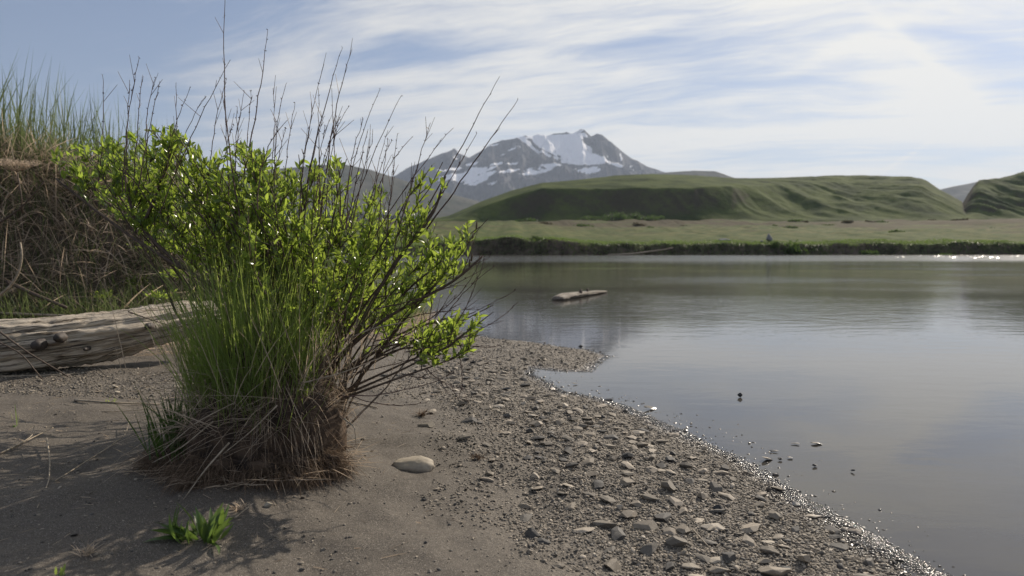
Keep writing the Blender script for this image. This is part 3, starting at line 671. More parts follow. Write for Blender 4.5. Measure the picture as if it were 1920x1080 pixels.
def leaf_template(w=.34, fold=.22, bend=.12):
    v = [(0, 0, 0)]
    for t_, h_ in ((.2, .62), (.45, 1.0), (.75, .66)):
        zc = -bend * t_ * t_; v += [(t_, -h_ * w / 2, zc + fold * h_ * w / 2), (t_, 0, zc), (t_, h_ * w / 2, zc + fold * h_ * w / 2)]
    v.append((1, 0, -bend)); f3 = [(0, 2, 1), (0, 3, 2), (7, 8, 10), (8, 9, 10)]; f4 = [(1, 2, 5, 4), (2, 3, 6, 5), (4, 5, 8, 7), (5, 6, 9, 8)]
    return np.array(v, float), np.array(f3), np.array(f4)
LT = leaf_template()
def put_leaves(mb, pos, dirs, size, tmpl=LT):
    x = unit(dirs); s_ = unit(np.cross(x, unit(rng.normal(size=x.shape)))); z = np.cross(x, s_); Rm = np.stack([x, s_, z], -1)
    v, f3, f4 = tmpl; V = np.einsum('nij,kj->nki', Rm, v) * np.asarray(size)[:, None, None] + pos[:, None]
    off = np.arange(len(pos))[:, None, None] * len(v); mb.add2(V.reshape(-1, 3), (f3[None] + off).reshape(-1, 3), (f4[None] + off).reshape(-1, 4))
# leafy weeds and bare stalks among the dead grass
wd = [(300, 560, 6.2, 26, 'green leafy weed between the right end of the log and the willow'), (330, 520, 6.6, 30, 'large green leafy weed behind the willow limb above the log end'), (285, 470, 7.2, 34, 'tall leafy weed on the bank seen under the left willow limb'), (14, 520, 7.0, 26, 'small green leafy weed at the left frame edge in the dead grass of the bank'), (195, 560, 6.7, 20, 'small bright green weed behind the middle of the driftwood log'), (255, 535, 7.2, 26, 'leafy green weed on the bank between log and willow'), (120, 545, 7.0, 22, 'leafy green weed in the dark hollow under the dead grass'), (215, 525, 7.3, 22, 'green weed high on the litter slope behind the log'), (205, 745, 4.0, 16, 'tiny green seedling on the shaded sand in front of the log')]
for i, (u, v, y, sp, lb) in enumerate(wd):
    p = ground(u, v + 10) if i == 8 else at(u, v, y); r = empty('leafy_weed', p, lb, 'weed'); mb = MB(); s_ = sp / F * p[1] / 22
    n = 90 if i != 8 else 14; q = rng.normal(size=(n, 3)) * [9, 6, 6] * s_; q[:, 2] = np.abs(q[:, 2]); put_leaves(mb, q, q + rng.normal(size=(n, 3)) * 8 * s_ + [0, 0, 8 * s_], rng.uniform(4, 9, n) * s_)
    mb.build('foliage', M_LEAF, r); st = MB()
    for k in range(4): tube(st, [(0, 0, -.03), q[k] * .5, q[k]], [.002, .0015, .001], 4)
    st.build('stem', M_GREEN, r)
def px_tube(mb, pts, r0, r1, sides=6, n=14):
    A = np.array([at(*q) for q in pts]); s = np.linspace(0, len(A) - 1, n); P = np.stack([np.interp(s, range(len(A)), A[:, i]) for i in range(3)], 1)
    for _ in range(2): P[1:-1] = (P[:-2] + 2 * P[1:-1] + P[2:]) / 4
    tube(mb, P, np.linspace(r0, r1, n), sides); return P
def twig_thing(name, pts, r0, r1, label, cat, m):
    mb = MB(); px_tube(mb, pts, r0, r1); return tag(mb.build(name, m), label, cat)
twig_thing('dry_stick', [(-60, 585, 6.3), (40, 589, 6.2), (165, 593, 6.0)], .016, .008, 'long straight pale stick lying just behind the driftwood log', 'stick', M_DRY)
twig_thing('dry_stalk', [(-20, 568, 5.9), (18, 540, 5.9), (36, 512, 5.9), (42, 480, 5.9), (38, 455, 5.95)], .011, .007, 'thick curved pale stalk bending up at the left edge of the dead grass', 'stalk', M_DRY)
twig_thing('bare_twig', [(-30, 600, 4.5), (50, 660, 4.45), (128, 706, 4.5)], .006, .004, 'thin dark twig leaning across the left end of the driftwood log', 'twig', M_TWIG)
twig_thing('bare_twig', [(-30, 628, 4.5), (40, 662, 4.45), (80, 712, 4.5)], .005, .003, 'shorter thin twig crossing below the longer one at the left end of the log', 'twig', M_TWIG)
twig_thing('bare_twig', [(240, 584, 5.25), (290, 602, 5.3), (345, 618, 5.4)], .005, .003, 'thin dark twig lying over the right end of the driftwood log', 'twig', M_TWIG)
twig_thing('dry_stick', [(14, 528, 6.4), (60, 550, 6.3), (125, 577, 6.2)], .018, .012, 'grey brown stick slanting down through the dark hollow of the bank', 'stick', M_TWIG)
twig_thing('dry_stick', [(-10, 424, 6.5), (40, 390, 6.5), (84, 340, 6.5)], .009, .004, 'thin brown stick slanting up across the dead grass mound', 'stick', M_TWIG)
P0 = at(42, 400, 6.6); r = empty('dead_umbel', P0, 'dead flat topped umbel plant on a thin brown stalk in front of the tall grass', 'plant'); mb = MB()
top = at(32, 322, 6.6) - P0; tube(mb, [(0, 0, 0), top * .5 + [.01, 0, 0], top], [.008, .006, .005], 6); mb.build('stalk', M_TWIG, r); mb = MB()
for k in range(60):
    a = rng.uniform(0, 2 * pi); q = rng.uniform(.03, .2); e = top + [cos(a) * q, sin(a) * q, .07 + rng.uniform(-.01, .015)]; tube(mb, [top, (top + e) / 2 + [0, 0, -.01], e], [.0015, .0012, .001], 3, False)
    P = e + rng.normal(size=(14, 3)) * [.018, .018, .008]; blades(mb, P, rng.normal(size=(14, 3)) + [0, 0, 1], .02, .005, .1, 3)
mb.build('flower_head', M_STRAW, r)

# ------------------------------------------------------------------ grass tussock
tz = h1(*TUS); TC = np.array([TUS[0], TUS[1], tz])
root = empty('grass_tussock', TC, 'large tussock of green grass over dead thatch and brown roots under the willow', 'grass tussock')
v, f = ICO[4]; v = v.copy()
n1 = 1.5 * fbm(v[:, 0] * 1.7 + 5, v[:, 1] * 1.7 + v[:, 2] * 1.7, 8, 4); n2 = fbm(v[:, 0] * 8, v[:, 1] * 8 + v[:, 2] * 7, 12, 3)
v = v * (1 + .34 * n1 + .26 * n2)[:, None] * [.285 - .07 * sstep(v[:, 2], .3, 1.0).mean(), .23, .40]; v[:, :2] *= (1 - .04 * sstep(-v[:, 2], -.16, .02))[:, None]; v[:, 2] = np.where(v[:, 2] < 0, v[:, 2] * .35, v[:, 2]) ; v[:, 2] += .05; v[:, 0] += .02 + .02 * (.3 - v[:, 2])
mb = MB(); mb.add(v, f); mb.build('root_clod', M_SOIL, root); lump = v
v2, f2 = ICO[3]
for k, (a_, d_, s_) in enumerate([(-1.25, .24, .075), (-1.7, .22, .09), (-2.2, .27, .07), (-2.7, .30, .08), (-.8, .27, .06), (-2.0, .30, .05), (-.3, .30, .06), (3.3, .34, .07)]):
    s_ *= .72; q = v2 * (1 + .8 * fbm(v2[:, 0] * 1.6 + k * 3, v2[:, 1] * 1.6 + v2[:, 2] * 1.6, 60 + k, 5, .65))[:, None] * [s_ * 1.4, s_, s_ * .9] + [cos(a_) * d_, sin(a_) * d_ * .9, s_ * .5]
    mb = MB(); mb.add(q, f2); mb.build('soil_lump', M_SOIL, root); lump = np.concatenate([lump, q])
def on_lump(n, zlo, zhi, ylim=None):
    i = rng.integers(0, len(lump), n * 6); q = lump[i]; k = (q[:, 2] > zlo) & (q[:, 2] < zhi)
    if ylim is not None: k &= q[:, 1] < ylim
    q = q[k][:n]; return q + rng.normal(size=q.shape) * .012
mb = MB(); q = on_lump(13000, -.02, .42); q = q[fbm(q[:, 0] * 5, q[:, 1] * 5 + q[:, 2] * 6, 88, 2) > -.6]; nn = unit(q * [1, 1, .4]); n = len(q)      # hanging root hair
blades(mb, q, nn + rng.normal(size=(n, 3)) * .7 + [0, 0, -.4], rng.uniform(.04, .2, n) * rng.uniform(.3, 1, n), rng.uniform(.001, .0028, n), rng.uniform(.2, 1.3, n), 4)
mb.build('root_hair', M_ROOTS, root)
mb = MB(); q = on_lump(2100, .16, .46); q = q[fbm(q[:, 0] * 6 + 9, q[:, 1] * 6 + q[:, 2] * 7, 89, 2) > -.16]; n = len(q); nn = unit(q * [1, 1, .3])      # thatch
cl = np.stack([fbm(q[:, 0] * 9 + 3, q[:, 2] * 9 + q[:, 1] * 5, s_, 2) for s_ in (1, 2, 3)], 1) * 2.2
blades(mb, q, nn * [.8, .8, .3] + cl + rng.normal(size=(n, 3)) * [.3, .3, .25] + [-.2, 0, .3], rng.uniform(.04, .2, n), rng.uniform(.0015, .0036, n), rng.uniform(.1, 1.2, n), 5)
q = on_lump(700, .12, .40, 0); n = len(q)
blades(mb, q, np.stack([rng.normal(-.7, .5, n), rng.normal(-.3, .3, n), rng.uniform(-.3, .5, n)], 1), rng.uniform(.1, .42, n), rng.uniform(.0016, .0035, n), rng.uniform(.0, .5, n), 5)
n = 320; q = np.stack([rng.normal(.08, .2, n), rng.normal(.0, .16, n), rng.uniform(.28, .4, n)], 1)
blades(mb, q, np.stack([rng.normal(.05, .3, n), rng.normal(0, .25, n), np.ones(n)], 1), rng.uniform(.15, .55, n), .0028, rng.uniform(.05, .4, n), 5)
n = 700; a = rng.uniform(0, 2 * pi, n); q = np.stack([np.cos(a) * rng.uniform(.2, .46, n) - .03, np.sin(a) * rng.uniform(.18, .38, n), np.full(n, .012)], 1)
blades(mb, q, rng.normal(size=(n, 3)) * [1, 1, .12] + [0, 0, .1], rng.uniform(.04, .2, n), rng.uniform(.0015, .0035, n), .05, 4)
mb.build('thatch', M_STRAW, root)
mb = MB()
for a, b, c, r0 in [((430, 830, 2.62), (385, 880, 2.55), (338, 945, 2.52), .0035), ((520, 760, 2.65), (470, 810, 2.6), (420, 850, 2.58), .003), ((400, 790, 2.7), (340, 840, 2.62), (285, 868, 2.6), .003),
                    ((450, 750, 2.75), (370, 790, 2.65), (300, 850, 2.62), .0025), ((560, 720, 2.7), (640, 700, 2.62), (720, 668, 2.7), .003), ((645, 785, 2.75), (665, 800, 2.72), (668, 835, 2.72), .0035), ((640, 640, 2.8), (700, 615, 2.7), (770, 602, 2.7), .003)]:
    px_tube(mb, [a, b, c], r0, r0 * .5, 5)
o = mb.build('straw', M_DRY, root); local(o, root)
mb = MB(); n = 2300; a = rng.uniform(0, 2 * pi, n); rr = np.sqrt(rng.uniform(0, 1, n)); q = np.stack([np.cos(a) * rr * .25 + .0, np.sin(a) * rr * .17 - .05, .37 - .10 * rr + .02 - .16 * rng.random(n) ** 3], 1)
blades(mb, q, np.stack([q[:, 0] * .6 + rng.normal(-.02, .15, n), q[:, 1] * .4 + rng.normal(-.04, .15, n), np.ones(n) * .9], 1), (.12 + .66 * rng.random(n) ** 1.25) * (1.05 - .25 * rr), rng.uniform(.0018, .0042, n), rng.uniform(.0, .3, n), 6, curl=rng.normal(0, .06, (n, 3)))
mb.build('green_blades', M_GREEN, root)
mb = MB(); n = 110; c = at(335, 762, 2.8) - TC; c[2] = .06; q = c + rng.normal(size=(n, 3)) * [.05, .04, .01]
blades(mb, q, np.stack([rng.normal(-.08, .2, n), rng.normal(-.1, .15, n), np.ones(n)], 1), rng.uniform(.14, .36, n), rng.uniform(.006, .011, n), rng.uniform(.05, .3, n), 6)
mb.build('broad_blades', M_BROAD, root)

# ------------------------------------------------------------------ willow shrub
CROWN = [(82, 292), (120, 262), (225, 250), (320, 230), (385, 285), (450, 262), (520, 288), (640, 292), (705, 335), (745, 372), (790, 305), (838, 300), (855, 365), (835, 425), (905, 398), (926, 418), (882, 458), (888, 505), (862, 545), (806, 566), (770, 600), (720, 650),
         (640, 690), (540, 700), (430, 600), (380, 520), (325, 470), (250, 425), (150, 365)]
LOWR = [(600, 600), (700, 590), (800, 600), (868, 575), (938, 562), (930, 612), (888, 664), (800, 694), (690, 700), (600, 690)]
RB = np.array([-.90, 3.22, tz + .12])
def proj(P):
    d = P - CAM; c_, s_ = cos(PITCH), sin(PITCH); yc = d[..., 1] * c_ - d[..., 2] * s_; zc = d[..., 1] * s_ + d[..., 2] * c_
    return 960 + F * d[..., 0] / yc, 540 - F * zc / yc
def inside(P): u, v = proj(P); u, v = np.atleast_1d(u), np.atleast_1d(v); return in_poly(u, v, CROWN) | in_poly(u, v, LOWR)
root = empty('willow_shrub', (RB[0], RB[1], tz), 'leafy green willow shrub with long bare shoots growing beside the river', 'shrub')
stems, shoots, lv, ld, ls = MB(), MB(), [], [], []
def leafy(P, n, s0=.2, base=.037):
    k = rng.uniform(s0, 1.0, n) ** .85 * (len(P) - 1.001); i = k.astype(int); f_ = (k - i)[:, None]; pos = P[i] * (1 - f_) + P[i + 1] * f_
    T = unit(P[i + 1] - P[i]); s_ = unit(np.cross(T, unit(rng.normal(size=T.shape))))
    an = rng.uniform(.45, 1.05, n)[:, None]; d = T * np.cos(an) + s_ * np.sin(an) + [0, 0, .15]
    keep = inside(pos + unit(d) * base * .8); lv.append(pos[keep]); ld.append(d[keep]); ls.append((rng.uniform(.4, 1.3, n) * base)[keep])
def grow(P, r0, nside, lmin, lmax, t0=.35, leaf=10, depth=1):
    for _ in range(nside):
        t = rng.uniform(t0, .98); i = int(t * (len(P) - 1)); i = min(i, len(P) - 2); T = unit(P[i + 1] - P[i]); L = rng.uniform(lmin, lmax)
        d = unit(T * .75 + rng.normal(size=3) * [.5, .5, .35] + [0, 0, .40]); e = P[i] + d * L + [0, 0, .12 * L]
        if not inside(e)[0]: continue
        Q = bez(P[i], P[i] + d * L * .5, e, 7); tube(shoots, Q, np.linspace(.0022, .0010, 7), 4, False); leafy(Q, leaf, .12)
        if depth and rng.random() < .5: grow(Q, 0, 2, .04, .10, .3, 8, 0)
tips = []
while len(tips) < 92:
    u, v = rng.uniform(80, 930), rng.uniform(230, 620)
    if not in_poly(np.array([u]), np.array([v]), CROWN)[0]: continue
    if rng.random() < .35 * (v > 450): continue
    tips.append((u, v, rng.uniform(2.68, 4.35) + (rng.uniform(.2, .75) if u < 430 else 0)))
tips += [(u_, float(np.interp(u_, [90, 120, 225, 320, 385, 450, 520, 640, 705, 745], [292, 268, 256, 236, 288, 268, 292, 298, 340, 376])) + rng.uniform(2, 34), rng.uniform(2.75, 3.5)) for u_ in rng.uniform(95, 740, 18)]
tips += [(90, 295, 3.3), (110, 290, 3.25), (140, 275, 3.2), (320, 236, 3.0), (300, 245, 3.1), (260, 262, 3.1), (450, 268, 3.0), (810, 310, 3.0), (830, 304, 2.95), (840, 345, 3.1), (915, 410, 3.1), (900, 425, 3.05), (870, 470, 2.9), (650, 298, 2.9), (560, 290, 3.1), (380, 295, 3.0), (705, 345, 3.2), (180, 262, 3.1), (640, 300, 3.2), (470, 270, 2.9)]
for (u, v, y) in tips:
    T = at(u, v, y); r0 = RB + rng.normal(size=3) * [.13, .08, .02] + [0, max(0, (y - 3.1) * .25), -.10 * max(0, (y - 3.1))]; r0[0] = min(r0[0], -.82); r0[2] = min(r0[2], h1(r0[0], r0[1]) + .25 * max(0, .5 - abs(r0[1] - 3.0))); d = T - r0; side = abs(d[0]) / (abs(d[2]) + .1)
    Cn = r0 + d * [.42, .5, .5] + [0, 0, .10 - .16 * min(side, 1.3) * (u > 560)] + rng.normal(size=3) * .04
    P = bez(r0, Cn, T, 16); P[1:-1] += rng.normal(size=(14, 3)) * .004; L = np.linalg.norm(d)
    th = rng.uniform(.004, .009); tube(stems, P, np.linspace(th, .0016, 16), 6, False)
    leafy(P[9:], int(17 * L), .0); grow(P, th, int(5 + 4 * L), .06, .19, .48)
for pts in [[(650, 700, 3.1), (740, 650, 3.1), (830, 620, 3.1), (925, 572, 3.1)], [(650, 690, 3.2), (720, 640, 3.3), (790, 610, 3.3), (860, 590, 3.35)], [(640, 720, 3.3), (700, 680, 3.4), (760, 650, 3.5), (840, 620, 3.6)], [(635, 745, 3.0), (740, 700, 2.9), (840, 650, 2.85), (925, 585, 2.9)], [(640, 735, 3.05), (760, 680, 3.0), (850, 640, 3.0), (905, 600, 3.0)], [(640, 748, 2.95), (730, 715, 2.85), (830, 680, 2.85), (890, 650, 2.9)], [(660, 690, 3.1), (760, 650, 3.05), (830, 660, 3.0), (880, 620, 3.0)],
            [(640, 700, 3.1), (720, 650, 3.05), (780, 640, 3.0), (830, 645, 3.0)]]:
    A = np.array([at(*q) for q in pts]); P = np.stack([np.interp(np.linspace(0, 3, 16), range(4), A[:, i]) for i in range(3)], 1); P[1:-1] = (P[:-2] + 2 * P[1:-1] + P[2:]) / 4
    tube(stems, P, np.linspace(.006, .0018, 16), 6, False); leafy(P[9:], 8, 0); grow(P, 0, 8, .05, .16, .4)
# left main limb forking under the left lobe
for pts in [[(440, 560, 3.05), (345, 505, 3.05), (265, 430, 3.1), (245, 390, 3.1), (235, 330, 3.1)], [(345, 505, 3.05), (255, 450, 3.12), (180, 395, 3.2), (105, 335, 3.25)], [(265, 430, 3.1), (300, 350, 3.1), (322, 280, 3.1)], [(560, 720, 3.1), (480, 610, 3.05), (440, 560, 3.05)],
            [(660, 640, 3.0), (700, 560, 2.95), (750, 480, 2.95), (815, 400, 3.0), (835, 330, 3.0)], [(620, 700, 3.05), (655, 650, 3.0), (730, 590, 2.95), (850, 530, 2.95), (905, 480, 3.0)]]:
    P = px_tube(stems, pts, .0085, .0045, 7, 18); grow(P, 0, 16, .07, .18, .35)
# bare shoots above and beside the leaves
BARE = [((452, 420), (408, 200), (424, -30)), ((440, 400), (488, 200), (502, 56)), ((560, 420), (600, 210), (642, 90)), ((600, 420), (622, 200), (660, 92)), ((770, 440), (870, 270), (937, 143)), ((800, 430), (900, 290), (971, 187)), ((300, 400), (360, 240), (432, 112)),
        ((230, 360), (235, 220), (261, 108)), ((250, 350), (258, 230), (267, 142)), ((235, 360), (238, 240), (243, 150)), ((260, 350), (278, 240), (300, 152)), ((280, 340), (262, 230), (292, 145)), ((300, 350), (318, 250), (356, 165)), ((330, 350), (330, 260), (385, 182)), ((330, 340), (332, 240), (330, 155)),
        ((185, 340), (198, 230), (192, 140)), ((560, 400), (575, 230), (604, 130)), ((640, 420), (660, 280), (713, 166)), ((650, 430), (690, 300), (752, 180)), ((690, 430), (700, 330), (774, 256)), ((750, 420), (780, 320), (807, 230)), ((530, 400), (535, 280), (553, 192)), ((520, 400), (505, 260), (536, 158)),
        ((500, 400), (520, 250), (512, 165)), ((440, 380), (440, 260), (458, 172)), ((600, 430), (598, 280), (597, 165)), ((640, 430), (625, 290), (622, 165)), ((790, 430), (850, 330), (894, 250)), ((430, 380), (425, 250), (420, 185)), ((440, 380), (443, 280), (445, 200)), ((700, 450), (760, 340), (850, 240)),
        ((700, 640), (860, 600), (905, 478)), ((690, 650), (840, 620), (965, 545)), ((760, 660), (900, 640), (972, 566)), ((700, 560), (830, 530), (918, 482)), ((700, 580), (820, 560), (912, 500)), ((750, 630), (860, 655), (935, 648)), ((740, 600), (830, 580), (900, 580)), ((830, 650), (890, 560), (908, 480)),
        ((800, 640), (850, 560), (925, 500)), ((640, 742), (760, 745), (850, 700)), ((650, 738), (720, 770), (800, 755)), ((800, 690), (820, 720), (870, 730)), ((760, 700), (800, 720), (800, 690)), ((860, 660), (868, 690), (866, 732)), ((650, 700), (740, 690), (870, 640)), ((720, 650), (800, 600), (880, 590))]
for i in range(20):
    u = rng.uniform(380, 780); v0 = np.interp(u, [200, 320, 450, 640, 760, 830], [250, 235, 265, 292, 370, 300]); BARE.append(((u - 20, v0 + 120), (u + rng.uniform(-25, 10), v0), (u + rng.uniform(-5, 40), v0 - rng.uniform(25, 110))))
bare = MB()
for k, (a, b, c) in enumerate(BARE):
    y = 3.0 + rng.normal(0, .15); P = bez(at(*a, y), at(*b, y), at(*c, y), 16); P[1:-1] += rng.normal(size=(14, 3)) * .0015
    big = k < 6; r0 = .0036 if big else .0024
    tube(bare, P, np.linspace(r0, .0009, 16), 5, False)
    for _ in range(rng.integers(2, 7) if k > 30 else rng.integers(1, 5)):
        i = rng.integers(6, 15); T = unit(P[i] - P[i - 1]); d = unit(T + rng.normal(size=3) * [.35, .35, .2]); tube(bare, [P[i], P[i] + d * rng.uniform(.02, .11)], [.0012, .0007], 4, False)
    q = P[rng.integers(5, 16, 16)]; blades(bare, q, rng.normal(size=(16, 3)) + [0, 0, 1.5], .009, .004, 0, 3)
lm = MB(); lv, ld, ls = np.concatenate(lv), np.concatenate(ld), np.concatenate(ls); print('leaves', len(lv)); put_leaves(lm, lv, ld, ls)
for nm, b_, m_ in [('branches', stems, M_TWIG), ('leafy_twigs', shoots, M_TWIG), ('bare_shoots', bare, M_SHOOT), ('leaves', lm, M_LEAF)]:
    o = b_.build(nm, m_, root); local(o, root)
for u, v in [(886, 452), (893, 430), (884, 490), (600, 372), (880, 500)]:
    p = at(u, v, 2.98); mb = MB(); tube(mb, [p, p + [.001, 0, .016], p + [.003, 0, .032]], [.003, .0045, .002], 6); o = mb.build('catkin', M_ROOTS, root); local(o, root)

# ------------------------------------------------------------------ small plants and straws on the sand
p = ground(378, 1012); r = empty('leafy_rosette', p, 'low rosette of fresh green pointed leaves growing from bare sand', 'plant')
n = 52; a = rng.uniform(0, 2 * pi, n); e = rng.uniform(.15, 1.3, n); q = np.stack([np.cos(a), np.sin(a), np.zeros(n)], 1) * rng.uniform(.0, .05, (n, 1)) * [1.6, 1, 1]
mb = MB(); put_leaves(mb, q, np.stack([np.cos(a) * np.cos(e), np.sin(a) * np.cos(e), np.sin(e) + .1], 1), rng.uniform(.04, .115, n), leaf_template(.21, .35, .45)); mb.build('leaves', M_ROSE, r)
def tuft(u, v, n, L, wd, label, m, sp=.4, name='grass_tuft', cat='grass'):
    p = ground(u, v); mb = MB(); blades(mb, rng.normal(size=(n, 3)) * [.01, .01, .002], np.stack([rng.normal(0, sp, n), rng.normal(0, sp, n), np.ones(n)], 1), rng.uniform(.5, 1, n) * L, wd, .35, 5); tube(mb, [(0, 0, -.02), (0, 0, -.005), (0, 0, .006)], [.006, .012, .004], 8); o = mb.build(name, m); o.location = p; tag(o, label, cat)
tuft(115, 1076, 3, .06, .008, 'single short green blade poking up at the bottom edge of the sand', M_GREEN, .15)
tuft(27, 800, 3, .17, .007, 'thin upright green blade on the shaded sand at the far left', M_GREEN, .08)
tuft(160, 1040, 34, .08, .003, 'small dead brown grass tuft on the shaded sand left of the rosette', M_STRAW, .9)
tuft(448, 955, 26, .07, .004, 'withered grey weed on the sand between rosette and tussock', M_STRAW, 1.0)
tuft(895, 862, 30, .07, .004, 'small dried reddish weed alone on the open sand', M_ROOTS, .7, 'dried_weed', 'weed')
tuft(790, 780, 60, .09, .003, 'dried brown weed clump below the low willow branches', M_ROOTS, .9, 'dried_weed', 'weed')
def straw(pts, r0, label, lift=.006):
    P = []
    for u, v, h_ in pts: q = ground(u, v); q[2] += lift + h_; P.append(q)
    A = np.array(P); s = np.linspace(0, len(A) - 1, 12); P = np.stack([np.interp(s, range(len(A)), A[:, i]) for i in range(3)], 1); mb = MB(); tube(mb, P, np.linspace(r0, r0 * .5, 12), 6); tag(mb.build('dry_straw', M_DRY), label, 'straw')
straw([(0, 853, 0), (40, 838, .01), (100, 812, .02)], .004, 'pale bundle of straw pointing up right at the left edge of the sand'); straw([(22, 846, 0), (60, 824, .01), (66, 810, .03)], .003, 'short pale straw forked from the bundle at the left edge')
straw([(88, 832, .02), (94, 870, .01), (92, 905, .0), (70, 955, 0)], .0035, 'curved pale straw bent like a hook on the shaded sand'); straw([(103, 905, 0), (190, 850, 0), (236, 822, .01), (243, 800, .03)], .0025, 'long thin straw with a raised tip on the shaded sand')
straw([(440, 975, 0), (475, 952, .01)], .003, 'short pale straw beside the green rosette'); straw([(140, 752, 0), (210, 757, 0), (300, 760, 0)], .006, 'brown flat stick lying on the sand in front of the log'); straw([(0, 708, 0), (80, 706, 0), (150, 702, 0)], .008, 'weathered stick lying along the front foot of the driftwood log')
straw([(655, 755, 0), (690, 762, 0), (708, 767, 0)], .006, 'dark flat stick on the sand just right of the tussock'); straw([(1300, 1000, .005), (1330, 1030, .0)], .003, 'thin brown stick among the flat stones')
straw([(120, 760, 0), (200, 775, 0), (320, 770, .01)], .003, 'thin dark twig lying behind the tussock on shaded sand')

# ------------------------------------------------------------------ stones
PROTO = []
for i in range(14):
    v, f = stone_shape(4, 200 + i, 22, [.30, .40, .24, .5, .34][i % 5], .012); me = MB(); me.add(v, f); o = me.build('stone', M_STONE); me_ = o.data; bpy.data.objects.remove(o); me_.polygons.foreach_set('use_smooth', np.zeros(len(me_.polygons), bool)); PROTO.append(me_)
def stone(u, v, wpx, label, m=None, k=0, hscale=1.0, sink=.35, yaw=None, group=None, p=None, name='stone', size=None):
    if p is None: p = ground(u, v)
    s_ = wpx / F * p[1] / 2 if size is None else size; me_ = PROTO[k % 14]
    if m: me_ = me_.copy(); me_.materials[0] = m
    o = bpy.data.objects.new(name, me_); C.collection.objects.link(o); o.scale = (s_, s_, s_ * hscale); yaw = rng.uniform(0, 6.28) if yaw is None else yaw
    o.rotation_euler = (rng.normal(0, .12), rng.normal(0, .12), yaw); o.location = (p[0], p[1], p[2] + s_ * .36 * hscale * (1 - 2 * sink)); return tag(o, label, 'stone', group)
NAMED = [ (1345, 958, 30, 'dark grey block shaped stone standing among the flat shingle', M_DARK, 3, 1.5, .3),
         (1240, 884, 36, 'flat pale oval stone on its own in the middle of the shingle', M_PALE, 0, .8, .3), (1254, 1000, 46, 'broad wedge shaped stone left of the biggest stones in the foreground', None, 1, 1.0, .3), (1335, 992, 42, 'humped beige stone directly below the dark block stone', M_PALE, 4, 1.0, .3),
         (1048, 1062, 40, 'flat grey stone at the bottom edge of the photo, first from the sand', None, 5, .8, .3), (1340, 1052, 50, 'flat light stone at the bottom edge below the beige stone', M_PALE, 7, .8, .3), (1428, 1056, 42, 'pale rounded stone at the bottom edge nearest the water', M_PALE, 9, .9, .3), (1465, 1068, 44, 'dark brown stone at the bottom right corner of the shingle', M_DARK, 10, 1.0, .3),
         (1290, 1065, 56, 'wide pointed pale slab at the bottom edge of the photo', M_PALE, 11, .7, .3), (1440, 1018, 36, 'smooth tan stone close to the wet sand strip', M_PALE, 2, .8, .3), (1345, 888, 26, 'light tan stone lying above the stack of flat stones', M_PALE, 6, .8, .3), (1315, 848, 22, 'rounded pale stone at the wet shoreline edge', M_PALE, 8, .9, .3),
         (940, 710, 36, 'long flat stone in the upper shingle near the puddle', None, 12, .7, .3), (1052, 772, 15, 'small round yellowish stone in the upper shingle', M_PALE, 13, 1.2, .2), (1140, 750, 28, 'flat dark stone at the water edge of the upper shingle', M_DARK, 2, .7, .3), (1128, 784, 18, 'small brown stone with a dark shadow in the upper shingle', M_DARK, 3, 1.1, .3),
         (1215, 836, 34, 'flat light stone in the shingle between water and open sand', M_PALE, 7, .6, .3), (1018, 858, 38, 'dark damp flat stone at the sand edge of the shingle', M_DARK, 5, .5, .5)]
v, f = ICO[4]; p = ground(774, 880); q = v * (1 + .34 * fbm(v[:, 0] * .9 + 6, v[:, 1] * .9 + v[:, 2], 27, 2) + .05 * fbm(v[:, 0] * 6, v[:, 1] * 6 + v[:, 2] * 5, 18, 3))[:, None] * [.088, .060, .042]; q[:, 2] = np.minimum(q[:, 2], .030 + .25 * (q[:, 2] - .030) + .12 * q[:, 0])
mb = MB(); mb.add(q, f); o = mb.build('rock', M_PALE); o.location = (p[0], p[1] + .03, p[2] + .008); tag(o, 'large beige rock half buried in the open sand right of the tussock', 'rock')
for (u, v, wp, lb, m, k, hs, sk) in NAMED: stone(u, v, wp, lb, m, k, hs, sk, yaw=rng.uniform(-.4, .4))
WATERS = [(1387, 744, 15, 'small black stone standing alone out in the calm water', M_DARK, 3, 1.6), (1220, 766, 38, 'long flat stone just breaking the water surface near shore', M_STONE, 0, .5), (1438, 861, 34, 'flat grey stone breaking the water, biggest of the offshore group', M_STONE, 4, .5), (1462, 862, 14, 'small dark stone touching the right end of the biggest offshore stone', M_DARK, 3, .9),
          (1450, 846, 22, 'thin stone just above the biggest offshore stone', M_DARK, 2, .5), (1492, 832, 22, 'pale sliver of stone at the top left of the offshore group', M_STONE, 5, .4), (1530, 832, 24, 'glinting low stone at the upper right of the offshore group', M_STONE, 6, .5), (1528, 874, 16, 'small glinting stone below the offshore group', M_DARK, 8, .8),
          (1598, 884, 12, 'small dark stone, farthest right of the stones in the water', M_DARK, 9, 1.2), (1480, 858, 16, 'small stone right of the biggest offshore stone', M_STONE, 10, .6), (1088, 652, 12, 'small dark stone in the water beyond the gravel spit', M_DARK, 3, 1.4), (1295, 796, 8, 'tiny dark stone in shallow water close to shore', M_DARK, 11, 1.2), (1078, 720, 14, 'small pale stone in the puddle edge', M_PALE, 7, .7)]
for (u, v, wp, lb, m, k, hs) in WATERS: stone(u, v, wp, lb, m, k, hs, .15, yaw=rng.uniform(-.3, .3), p=flatpt(u, v, .004))
sx_, sy_ = [], []; cand = np.stack([rng.uniform(-1.2, 1.9, 60000), rng.uniform(2.05, 6.5, 60000)], 1); cs = shore_sd(cand[:, 0], cand[:, 1]); dens = sstep(cs, -.02, .15) * sstep(cs, 1.25, .75)
def cut(c, a, b): return (c > a) & (c < b)
